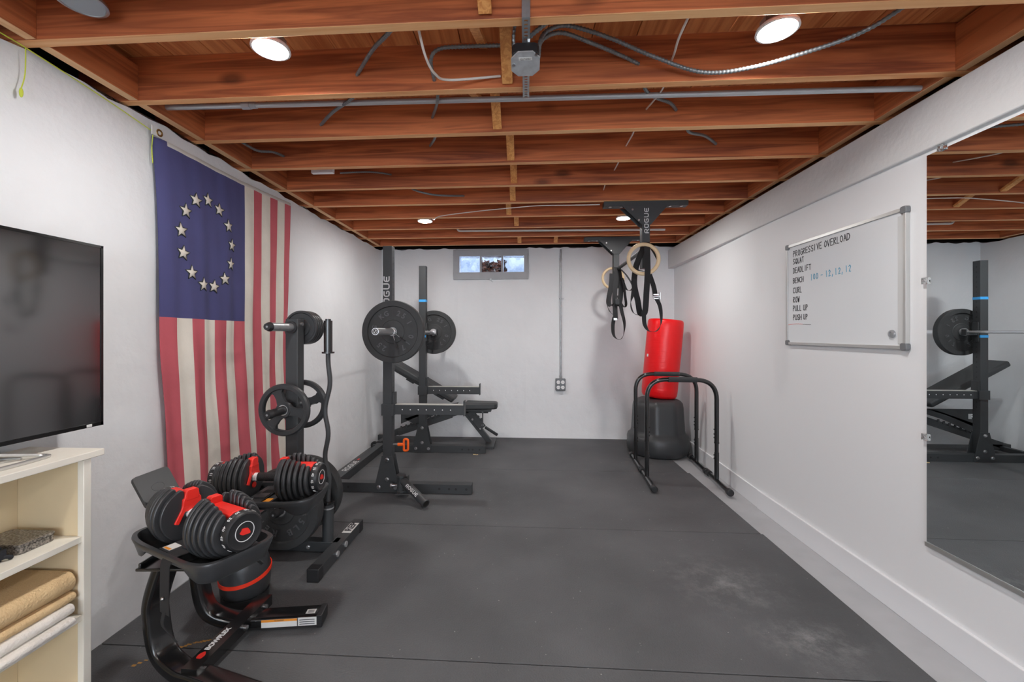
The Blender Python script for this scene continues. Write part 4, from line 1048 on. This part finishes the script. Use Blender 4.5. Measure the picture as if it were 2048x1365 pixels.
for x in (-1.66, -1.555): mb.bx(x-.02, x+.02, RY1-.045, RY1-.038, .004, .076); mb.cyl((x, RY1-.045, .04), (x, RY1-.055, .04), .012, 3, 12)
Rk(mb, 'rear_beam', [POWDER, LOGOW, RED, BOLT])
for z in (1.655, 1.268):
    mb = MB(); mb.bx(UX-.0385, UX+.0385, RY1-.0385, RY1+.0385, z-.013, z+.013); tb_ = mb.build('tape_band', BLUE, FAR_UP); tb_['label'] = 'blue tape band'

# barbell
bxx, bz = -1.025, 1.312
ba = empty('barbell', (bxx, 4.0, bz), label='chrome barbell resting in the squat rack hooks', cat='barbell')
mb = MB(); mb.cyl((0, -.66, 0), (0, .70, 0), .014, 0, 24); mb.build('shaft', CHROME, ba)
for s_, y0 in ((-1, -.66), (1, .70)):
    mb = MB(); mb.cyl((0, y0, 0), (0, y0+s_*.03, 0), .037, 0, 32); mb.cyl((0, y0+s_*.03, 0), (0, y0+s_*.47, 0), .0245, 0, 32)
    mb.cyl((0, y0+s_*.47, 0), (0, y0+s_*.4715, 0), .0195, 1, 28)
    M = frame((0, y0+s_*.472, 0), (1, 0, 0), (0, 0, 1))
    mb.lathe([(.012, 0), (.014, 0), (.014, .001), (.012, .001), (.012, 0)], M, 2, 28); mb.box((0, 0, 0.0005), (.004, .026, .001), 2, M @ Matrix.Rotation(-.5, 4, 'Z'))
    mb.build('sleeve', [CHROME, PLASTD, LOGOW], ba)
TB = [('25', 68, 17, .06), ('LB', 66, 17, .0), ]
TB = [('KG', 118, 18, .052), ('25', 62, 17, .058), ('1 01', -5, 22, .055), ('7', -58, 20, .055), ('25', 232, 18, .058), ('KG', 175, 18, .05)]
p_near = place_plate(bumper(.2420, .062, TB, .06), 'weight_plate', (bxx, 4-.66-.031-.03, bz), 'large black bumper plate on the near end of the barbell', 'bumper plates on the barbell', [RUBBER, STEEL, LETR], rot=.02)
p_far = place_plate(bumper(.2420, .062, TB, .06), 'weight_plate', (bxx, 4+.70+.031+.03, bz), 'large black bumper plate on the far end of the barbell, behind the far upright', 'bumper plates on the barbell', [RUBBER, STEEL, LETR])
mb = MB(); 
co = []
for i in range(80):
    a = 2*PI*i/80*2.6; co.append((.0265*math.cos(a), -.012+.024*i/80, .0265*math.sin(a)))
mb.tube(co, .0022, n=8)
mb.tube([(.015, -.012, -.022), (.030, -.02, -.065), (.050, -.03, -.125)], .0022, n=8); mb.tube([(.022, .012, -.012), (.07, -.01, -.045), (.11, -.03, -.068)], .0022, n=8)
mb.bar((.028, -.02, -.065), (.052, -.03, -.13), .014, .007, 1); mb.bar((.068, -.01, -.043), (.112, -.03, -.070), .014, .007, 1)
cl = mb.build('spring_collar', [CHROME, PLASTB]); cl.location = (bxx, 4-.66-.03-.062-.022, bz); tag(cl, 'chrome spring collar with two handles on the near barbell end', 'collar')

# landmine tube beside near foot
lm = empty('landmine_post', (-1.0, 3.36, 0), label='black landmine pivot with a tube lying from the near rack foot', cat='landmine attachment')
mb = MB(); a = Vector((-.965, 3.335, .135)); b = Vector((-.742, 3.150, .034)); t = (b-a).normalized()
mb.sweep([a, b], circ(.031, 28), 0)
mb.v = mb.v; mb.lathe([(.0001, .0002), (.0255, .0002)], frame(b, Vector((t.y, -t.x, 0)), Vector((0, 0, 1)))if False else Matrix.Translation(b) @ t.to_track_quat('Z', 'Y').to_matrix().to_4x4(), 1, 28)
mb.lathe([(.0255, .0), (.0255, .003), (.031, .003), (.031, 0)], Matrix.Translation(b) @ t.to_track_quat('Z', 'Y').to_matrix().to_4x4(), 2, 28)
side = Vector((0, 0, 1)).cross(t).normalized(); upn = t.cross(side)
if upn.z < 0: upn = -upn; 
nrm = (upn*.62+Vector((-.5, -.85, 0)).normalized()*.78); nrm = (nrm-t*nrm.dot(t)).normalized()
M = frame(a+t*.075+nrm*.0312, t, nrm.cross(t)) 
M = M @ Matrix.Translation((0, -.014, 0)); rogue_text(mb, M, .026, 3)
lp(mb.build('tube', [POWDER, SHADEV, POWDER, LOGOW]), lm)
mb = MB(); mb.cyl((-.985, 3.34, .05), (-.985, 3.34, .165), .030, 0, 24); mb.cyl((-.985, 3.34, .165), (-.985, 3.34, .185), .040, 0, 8); mb.cyl((-.985, 3.34, .045), (-.985, 3.34, .06), .036, 0, 8)
mb.bx(-1.03, -.94, 3.375, 3.42, .05, .16); mb.cyl((-1.08, 3.37, .085), (-1.02, 3.37, .085), .012, 1, 10); mb.cyl((-1.07, 3.34, .095), (-1.055, 3.34, .095), .020, 1, 6)
lp(mb.build('swivel', [POWDER, BOLT], bevel=.003), lm)

# ------------------------------------------------------------------ bench behind the rack
be = empty('weight_bench', (-.9, 4.97, 0), label='black adjustable weight bench with raised backrest by the far wall', cat='weight bench')
def Bn(mb, name, m, bevel=.003): return lp(mb.build(name, m, bevel=bevel), be)
YC = 5.0
mb = MB(); M = frame((-.52, YC, .462), (1, 0, 0), (0, 1, 0))
mb.prism([(-.19, -.14), (.16, -.09), (.19, -.06), (.19, .06), (.16, .09), (-.19, .14)], .035, 0, M, h0=-.038); Bn(mb, 'seat', PAD, .016)
mb = MB(); mb.bx(-.70, -.40, YC-.09, YC+.09, .398, .424); mb.bx(-.70, -.44, YC-.03, YC+.03, .37, .398); Bn(mb, 'seat_frame', POWDER)
p0 = Vector((-.83, YC, .53)); p1 = Vector((-1.62, YC, .985)); d = (p1-p0).normalized(); nn = Vector((d.z, 0, -d.x)); 
if nn.z < 0: nn = -nn
M = Matrix((d, Vector((0, 1, 0)), d.cross(Vector((0, 1, 0))))).transposed().to_4x4(); M.translation = p0
L = (p1-p0).length
mb = MB(); mb.box((L/2, 0, 0), (L, .29, .065), 0, M); Bn(mb, 'backrest', PAD, .018)
zz = M.to_3x3() @ Vector((0, 0, 1)); sgn = -1 if zz.z > 0 else 1
mb = MB(); mb.box((L*.5, 0, sgn*.055), (L*.75, .08, .04), 0, M); mb.box((L*.62, 0, sgn*.075), (.10, .05, .04), 0, M); Bn(mb, 'back_frame', POWDER)
# side plate with logo
mb = MB(); F = frame((0, YC-.05, 0), (1, 0, 0), (0, 0, 1))
mb.prism([(-1.42, .30), (-.98, .46), (-.78, .50), (-.80, .44), (-1.02, .37), (-1.30, .24)], .006, 0, F); mb.prism([(-1.46, .48), (-.86, .48), (-1.10, .40), (-1.46, .24)], .006, 0, F, h0=-.01)
put_text(mb, 'IR', .075, frame((-1.315, YC-.058, .40), (-1, 0, 0), (0, 0, 1)), 1, depth=.001, bold=.002)
Bn(mb, 'side_plate', [POWDER, LOGOW], .001)
mb = MB(); mb.bar((-.70, YC, .415), (-1.66, YC, .085), .06, .07); mb.bar((-.86, YC-.035, .345), (-1.50, YC-.035, .125), .008, .06)
for i in range(9):
    q = i/8; mb.box((-1.46+q*.46, YC-.035, .185+q*.155), (.022, .010, .05), 0)
Bn(mb, 'main_beam', POWDER, .003)
mb = MB(); mb.bar((-.72, YC, .40), (-.42, YC, .03), .06, .06); mb.bar((-.645, YC-.04, .385), (-.50, YC-.04, .20), .008, .09)
for (x, z) in ((-.60, .355), (-.555, .33), (-.515, .30)): mb.cyl((x, YC-.045, z), (x, YC-.03, z), .018, 0, 12)
mb.bx(-.47, -.36, YC-.20, YC+.20, .0, .03)
for (x, z) in ((-.62, .30), (-.53, .19), (-.50, .235)): mb.cyl((x, YC-.04, z), (x, YC-.052, z), .012, 1, 10)
Bn(mb, 'front_leg', [POWDER, BOLT], .003)
mb = MB(); mb.bar((-.50, YC-.05, .40), (-.50, YC-.05, .22), .012, .02); mb.cyl((-.50, YC-.05, .40), (-.50, YC-.065, .40), .014, 1, 10); mb.cyl((-.47, YC, .20), (-.33, YC-.12, .145), .017, 0, 16)
Bn(mb, 'seat_strut', [POWDER, BOLT], .001)
mb = MB(); mb.bx(-1.745, -1.55, YC-.03, YC+.03, .04, .10); mb.bx(-1.68, -1.63, YC-.24, YC+.24, .03, .08); RF_ = Bn(mb, 'rear_foot', POWDER)
for s_ in (-1, 1):
    mb = MB(); mb.cyl((-1.70, YC+s_*.245, .042), (-1.70, YC+s_*.275, .042), .042, 0, 28); mb.cyl((-1.70, YC+s_*.245-.012*(s_ < 0), .042), (-1.70, YC+s_*.275+s_*.004, .042), .012, 1, 12); mb.build('wheel', [PLASTD, BOLT], RF_, bevel=.003)
# orange pull pin on the near foot side of the bench
op = empty('pull_pin', (-1.05, 3.53, .385), label='orange pull pin with loop handle on the near rack upright', cat='pin')
mb = MB(); mb.tube(rpath([(.050, 0, -.035), (.050, 0, .045), (.085, 0, .045), (.085, 0, -.050), (.050, 0, -.050), (.050, 0, -.030)], .02), .009)
mb.cyl((.0, 0, .0), (.05, 0, .0), .013, 0, 16); mb.build('loop_handle', ORANGE, op)
mb = MB(); mb.cyl((-.04, 0, 0), (.0, 0, 0), .008, 0, 14); mb.build('pin_shaft', BOLT, op)
op.location = (-1.052, 3.478, .385)
mb = MB(); mb.bx(-.565, -.535, 4.57, 4.58, .0, .005); mb.bx(-.53, -.51, 4.565, 4.575, 0, .004)
tag(mb.build('wood_chip', mat('chip', (225, 200, 150), .7)), 'pale wood chips on the mat by the far rack foot', 'chip')

# ------------------------------------------------------------------ pull-up bar, rings, straps
pu = empty('pullup_bar', (.965, 4.15, 2.357), label='black ceiling mounted pull-up bar on two bracket posts', cat='pull-up bar')
def Pu(mb, name, m, bevel=.002): return lp(mb.build(name, m, bevel=bevel), pu)
for yc, x0, x1 in ((3.53, .625, 1.285), (4.80, .64, 1.27)):
    mb = MB(); mb.bx(x0, x1, yc-.038, yc+.038, 2.318, 2.3565)
    for x in (x0+.05, x0+.14, x1-.14, x1-.05): mb.cyl((x, yc-.02, 2.318), (x, yc-.02, 2.311), .012, 1, 10)
    Pu(mb, 'ceiling_plate', [POWDER, BOLT])
    xc = .955 if yc < 4 else .985
    mb = MB(); mb.bx(xc-.030, xc+.030, yc-.0375, yc+.0375, 1.82 if yc < 4 else 1.80, 2.318)
    if yc < 4: rogue_text(mb, frame((xc+.018, yc-.0480, 2.095), (0, 0, 1), (-1, 0, 0)), .036, 1)
    Pu(mb, 'post', [POWDER, LOGOW])
    for s_ in (-1, 1):
        mb = MB(); M = frame((xc, yc+s_*.044+.003, 0), (1, 0, 0), (0, 0, 1)); mb.prism([(-.19, 2.318), (.17, 2.318), (.035, 2.165), (-.035, 2.165)], .006, 0, M)
        if s_ < 0:
            for (x, z) in ((-.05, 2.285), (.0, 2.20)): mb.cyl((xc+x-.06, yc-.05, z), (xc+x-.06, yc-.056, z), .008, 1, 10)
        Pu(mb, 'gusset', [POWDER, BOLT], .001)
mb = MB(); mb.cyl((.957, 3.45, 1.985), (.985, 4.85, 1.99), .0165, 0, 24); mb.cyl((.957, 3.44, 1.985), (.957, 3.46, 1.985), .024, 0, 20)
Pu(mb, 'grip_bar', POWDER)

def ribbon(mb, pts, w=.038, th=.0022, mi=0, lat0=(1, 0, 0), lat_mid=None, sub=8):
    P = smooth_path(pts, sub); n = len(P); lats = []
    for i in range(n):
        t = i/(n-1); l = Vector(lat0)
        if lat_mid is not None:
            k = math.exp(-((t-.5)/.22)**2); l = Vector(lat0).lerp(Vector(lat_mid), k)
        lats.append(l)
    mb.sweep(P, [(-w/2, -th/2), (w/2, -th/2), (w/2, th/2), (-w/2, th/2)], mi, lats=lats)
def ring_set(name_label, strap_label, loc, post_y):
    mb = MB(); n = 64
    mb.tube([(.113*math.cos(2*PI*i/n), 0, .113*math.sin(2*PI*i/n)) for i in range(n)], .0145, 0, 20, closed=True)
    o_ = mb.build('gymnastic_ring', RINGW); o_.location = loc
    return tag(o_, name_label, 'ring', 'wooden gymnastic rings')
ring_set('pale wooden gymnastic ring in front of the near pull-up post', '', (.898, 3.355, 1.868), 3.5)
ring_set('pale wooden gymnastic ring beside the far pull-up post', '', (0.969, 4.87, 1.914), 4.7)
# near strap: passes over the ring bottom and over the bar, hangs in loops
sr = empty('strap', (.92, 3.38, 1.74), label='black webbing strap in long loops hanging with the near wooden ring', cat='strap', group='black ring straps')
Yn = 3.355
mb = MB(); ribbon(mb, [(.925, 3.415, 2.00), (.925, 3.36, 1.99), (.922, 3.335, 1.85), (.922, 3.332, 1.755), (.915, 3.335, 1.62), (.905, 3.345, 1.46), (.885, 3.40, 1.452), (.872, 3.42, 1.55), (.845, 3.425, 1.70), (.87, 3.43, 1.85), (.93, 3.43, 1.995)], .044)
lp(mb.build('webbing', WEB), sr)
mb = MB(); ribbon(mb, [(.845, 3.40, 1.72), (.825, 3.37, 1.62), (.80, 3.35, 1.53), (.82, 3.34, 1.455), (.87, 3.34, 1.44), (.905, 3.35, 1.47)], .038, lat0=(.8, .3, 0), lat_mid=(0, 1, 0)); lp(mb.build('webbing', WEB), sr)
mb = MB(); ribbon(mb, [(.955, 3.40, 1.76), (.975, 3.36, 1.66), (.985, 3.35, 1.585)], .036); ribbon(mb, [(.985, 3.345, 1.575), (1.018, 3.34, 1.50), (1.025, 3.34, 1.38), (.995, 3.35, 1.318), (.94, 3.35, 1.318), (.905, 3.35, 1.37), (.90, 3.35, 1.46)], .036, lat0=(.9, .3, 0), lat_mid=(0, 1, 0)); lp(mb.build('webbing', WEB), sr)
mb = MB(); mb.bx(.966, 1.006, 3.330, 3.342, 1.588, 1.600); mb.bx(.966, 1.006, 3.330, 3.342, 1.560, 1.568); mb.cyl((.955, 3.33, 1.578), (1.015, 3.33, 1.578), .005, 0); mb.bx(1.008, 1.016, 3.318, 3.35, 1.555, 1.61); lp(mb.build('buckle', CHROME, bevel=.002), sr)
mb = MB(); ribbon(mb, [(.965, 3.44, 1.99), (1.00, 3.42, 1.92), (1.025, 3.41, 1.84), (1.00, 3.40, 1.80), (.955, 3.40, 1.79), (.93, 3.40, 1.82)], .034, lat0=(.7, .5, 0), lat_mid=(.3, 1, 0)); ribbon(mb, [(.945, 3.44, 1.985), (.885, 3.42, 1.90), (.85, 3.41, 1.81), (.90, 3.40, 1.785), (.96, 3.40, 1.78)], .040, lat0=(.8, .4, 0)); lp(mb.build('webbing', WEB), sr)
s2 = empty('strap', (.95, 4.65, 1.7), label='black webbing strap in long loops hanging with the far wooden ring', cat='strap', group='black ring straps')
mb = MB(); ribbon(mb, [(.97, 4.70, 2.005), (.965, 4.64, 1.99), (.945, 4.60, 1.85), (.93, 4.585, 1.70), (.935, 4.59, 1.56), (.94, 4.59, 1.45)], .05); ribbon(mb, [(.905, 4.60, 1.93), (.895, 4.60, 1.80), (.87, 4.60, 1.62), (.93, 4.59, 1.60), (.985, 4.60, 1.63), (1.0, 4.62, 1.80), (.99, 4.68, 2.0)], .05); lp(mb.build('webbing', WEB), s2)
mb = MB(); ribbon(mb, [(.975, 4.60, 1.70), (1.0, 4.59, 1.55), (1.03, 4.58, 1.40), (1.015, 4.58, 1.27), (.97, 4.58, 1.235), (.92, 4.58, 1.28), (.91, 4.58, 1.38), (.925, 4.58, 1.47)], .042, lat0=(.95, .25, 0), lat_mid=(.1, 1, 0)); lp(mb.build('webbing', WEB), s2)
mb = MB(); ribbon(mb, [(.86, 4.60, 1.70), (.86, 4.60, 1.58), (.90, 4.60, 1.51), (.94, 4.60, 1.50)], .03, lat0=(.6, .6, 0), lat_mid=(0, 1, 0)); ribbon(mb, [(1.0, 4.66, 1.99), (1.03, 4.50, 1.90), (1.07, 4.40, 1.78), (1.055, 4.4, 1.735), (1.02, 4.45, 1.75), (1.0, 4.55, 1.88)], .034, lat0=(.6, .6, 0)); ribbon(mb, [(1.02, 4.60, 1.86), (1.04, 4.60, 1.70), (1.05, 4.60, 1.60), (1.02, 4.60, 1.585), (.99, 4.6, 1.65), (.99, 4.62, 1.85)], .036, lat0=(.8, .5, 0)); lp(mb.build('webbing', WEB), s2)
mb = MB(); mb.bx(.915, .95, 4.56, 4.578, 1.435, 1.46); lp(mb.build('buckle', CHROME, bevel=.002), s2)
mb = MB(); mb.bx(.93, .975, 4.56, 4.58, 1.60, 1.66); lp(mb.build('strap_keeper', PLASTD, bevel=.003), s2)

# ------------------------------------------------------------------ punching bag
pb = empty('punching_bag', (1.435, 4.80, 0), label='red freestanding punching bag on a black plastic base in the far right corner', cat='punching bag')
def octl(r, z, k=.12, n=64, rot=.35):
    out = []
    for i in range(n):
        a = 2*PI*i/n; f = 1
        seg = PI/4; q = ((a+rot) % seg)-seg/2; f = 1/math.cos(q)*math.cos(seg/2)
        rr = r*((1-k)*1+k*(f/1)) if k < 1 else r*f
        out.append((rr*math.cos(a), rr*math.sin(a), z))
    return out
def loft(mb, Ls, mi=0, M=None):
    n = len(Ls[0]); vs = [p for l in Ls for p in l]; fs = [(k*n+i, k*n+(i+1) % n, (k+1)*n+(i+1) % n, (k+1)*n+i) for k in range(len(Ls)-1) for i in range(n)]
    fs += [tuple(range(n))[::-1], tuple(range((len(Ls)-1)*n, len(Ls)*n))]; mb.add(vs, fs, mi, M)
mb = MB()
loft(mb, [octl(.29, 0, .3), octl(.315, .02, .3), octl(.325, .07, .3), octl(.325, .17, .3), octl(.315, .205, .5), octl(.290, .225, .9), octl(.282, .26, 1), octl(.268, .50, 1), octl(.260, .545, .9), octl(.235, .575, .7), octl(.19, .592, .4), octl(.10, .600, .2)])
mb.build('base', mat('bag base plastic', (58, 59, 61), .38, bump=.05, bscale=120), pb, ang=50)
mb = MB(); Mt = Matrix.Translation((.012, 0, .595)) @ Matrix.Rotation(R(5.2), 4, 'Y')
prof = [(.0001, .0), (.12, .004), (.168, .016), (.182, .04), (.186, .10), (.186, .78), (.184, .83), (.176, .85), (.160, .857), (.0001, .860)]
mb.lathe(prof, Mt, 0, 72)
mb.box((-.176, -.06, .455), (.012, .02, .03), 1, Mt)
mb.build('bag', [BAGRED, LOGOW], pb, ang=60)

# ------------------------------------------------------------------ dip bars
def make_dip():
    t = empty('dip_bar'); H = .895; W2 = .290
    mb = MB(); mb.tube(rpath([(-W2, 0, .36), (-W2, 0, H), (W2, 0, H), (W2, 0, .36)], .17, 10), .019, n=22); hp_ = mb.build('hoop', GLOSSB, t)
    mb = MB(); mb.cyl((-.11, 0, H), (.13, 0, H), .0225, 0, 24); mb.build('grip', GRIPF, hp_)
    for s_ in (-1, 1):
        mb = MB(); mb.cyl((s_*W2, 0, .03), (s_*W2, 0, .37), .0165, 0, 20); mb.cyl((s_*W2, 0, .03), (s_*W2, 0, .27), .019, 0, 20); mb.cyl((s_*W2, 0, .35), (s_*W2, 0, .36), .021, 0, 20)
        for z in (.40, .43, .47, .25, .22): mb.cyl((s_*W2, 0, z), (s_*W2+.024*(1 if s_ < 0 else -1), 0, z), .006, 0, 10)
        mb.build('leg', GLOSSB, t)
        mb = MB(); mb.cyl((s_*W2, -.29, .030), (s_*W2, .19, .030), .019, 0, 22); ft_ = mb.build('foot_tube', GLOSSB, t)
        for y in (-.305, .172):
            mb = MB(); mb.cyl((s_*W2, y, .031), (s_*W2, y+.045, .031), .0275, 0, 24, r1=.0275); mb.build('foot_cap', PLASTD, ft_, bevel=.004)
    return t
da = make_dip(); ra = R(-4.2)
da.location = (1.352, 3.84, 0); da.rotation_euler.z = ra
tag(da, 'nearer black tubular dip bar on the mat edge by the right wall', 'dip bar', 'black tubular dip bars')
db = copy_tree(da); db.location = (1.385, 4.365, 0); db.rotation_euler.z = ra
tag(db, 'farther black tubular dip bar directly in front of the punching bag', 'dip bar', 'black tubular dip bars')

# ------------------------------------------------------------------ whiteboard
wb = empty('whiteboard', (1.7445, 2.522, 1.552), label='framed whiteboard with a handwritten workout list on the right wall', cat='whiteboard')
MW = frame((0, 0, 0), (0, -1, 0), (0, 0, 1))     # local x toward the camera, local y up, local z = -X (into room)
hw, hh = .448, .322
def Wb(mb, name, m, bevel=0, lab=None):
    o_ = mb.build(name, m, wb, bevel=bevel)
    if lab: o_['label'] = lab
    return o_
mb = MB(); mb.bx(-hw, hw, -hh, hh, .003, .012, 0, MW)
jit = .035
lines = [('SQUAT', .195, .033), ('DEADLIFT', .137, .033), ('BENCH', .072, .032), ('CURL', .008, .034), ('ROW', -.052, .034), ('PULL UP', -.108, .033), ('PUSH UP', -.166, .033)]
stroke_text(mb, 'PROGRESSIVE OVERLOAD', .036, MW @ Matrix.Translation((-.385, .243, .012)) @ Matrix.Rotation(.018, 4, 'Z'), 1, wid=.50, gap=.20, thick=.0048, jit=jit)
for tx, y, h in lines:
    stroke_text(mb, tx, h, MW @ Matrix.Translation((-.385, y, .012)), 1, wid=.46, gap=.22, thick=.0048, jit=jit)
stroke_text(mb, '100 - 12,12,12', .033, MW @ Matrix.Translation((-.215, .072, .012)) @ Matrix.Rotation(.03, 4, 'Z'), 2, wid=.48, gap=.30, thick=.0042, jit=jit)
for i in range(12):
    a = -.44+i*.019; yy = -.197+.004*math.sin(i*.4); mb.prism([(a, yy), (a, yy+.0025), (a+.0195, yy+.0028), (a+.0195, yy+.0004)], .0126, 3 if i < 8 else 1, MW, h0=.012)
Wb(mb, 'panel', [WBOARD, INKK, INKB, INKR])
mb = MB()
for (a, b, c_, d_) in ((-hw, hw, hh-.012, hh+.004), (-hw, hw, -hh-.004, -hh+.012), (-hw-.004, -hw+.010, -hh, hh), (hw-.010, hw+.004, -hh, hh)): mb.bx(a, b, c_, d_, .001, .020, 0, MW)
mb.bx(hw-.045, hw-.012, -hh+.02, hh-.03, .012, .0135, 1, MW)
Wb(mb, 'frame', [SILVER, mat('frame inlay', (205, 206, 206), .5)], .003, 'silver aluminium frame')
for sx in (-1, 1):
    for sy in (-1, 1):
        mb = MB(); mb.prism([(q[0]+sx*(hw-.008), q[1]+sy*(hh-.008)) for q in rrect(.034, .034, .010)], .0225, 0, MW); Wb(mb, 'corner_cap', mat('grey corner plastic', (110, 112, 115), .4), .003)
mb = MB(); mb.lathe([(.0001, 0), (.017, 0), (.019, .004), (.017, .010), (.009, .011), (.009, .008), (.0001, .008)], MW @ Matrix.Translation((.375, -.255, .0121)), 0, 28)
o_ = mb.build('magnet', mat('grey magnet', (170, 172, 175), .3, .6)); o_.location = wb.location
tag(o_, 'small round grey magnet low on the whiteboard', 'magnet')

# ------------------------------------------------------------------ mirror
mr = empty('wall_mirror', (1.7445, 1.98, .388), label='large frameless wall mirror at the right edge of the photo', cat='mirror')
mb = MB(); mb.bx(-.008, -.004, -1.20, 0, 0, 1.683); mb.build('glass', MIRROR, mr)
mb = MB(); mb.bx(-.0038, -.0005, -1.20, -.001, .001, 1.682); mb.build('backing', mat('mirror backing', (90, 110, 105), .6), mr)
mb = MB(); mb.bx(-.012, -.0005, -1.20, .004, -.012, -.0005); mb.bx(-.0125, -.0095, -1.20, .004, -.012, .006); mb.build('bottom_channel', SILVER, mr)
for y, z in ((-.07, 1.683), (-.62, 1.683), (0, 1.14), (0, .46)):
    mb = MB()
    if y < 0: mb.bx(-.018, -.0005, y-.014, y+.014, z-.006, z+.016)
    else: mb.bx(-.018, -.0005, -.008, .016, z-.014, z+.014)
    mb.cyl((-.018, y, z+.006 if y < 0 else z), (-.021, y, z+.006 if y < 0 else z), .006, 1, 12)
    mb.build('mirror_clip', [CLEARP, BOLT], mr, bevel=.003)
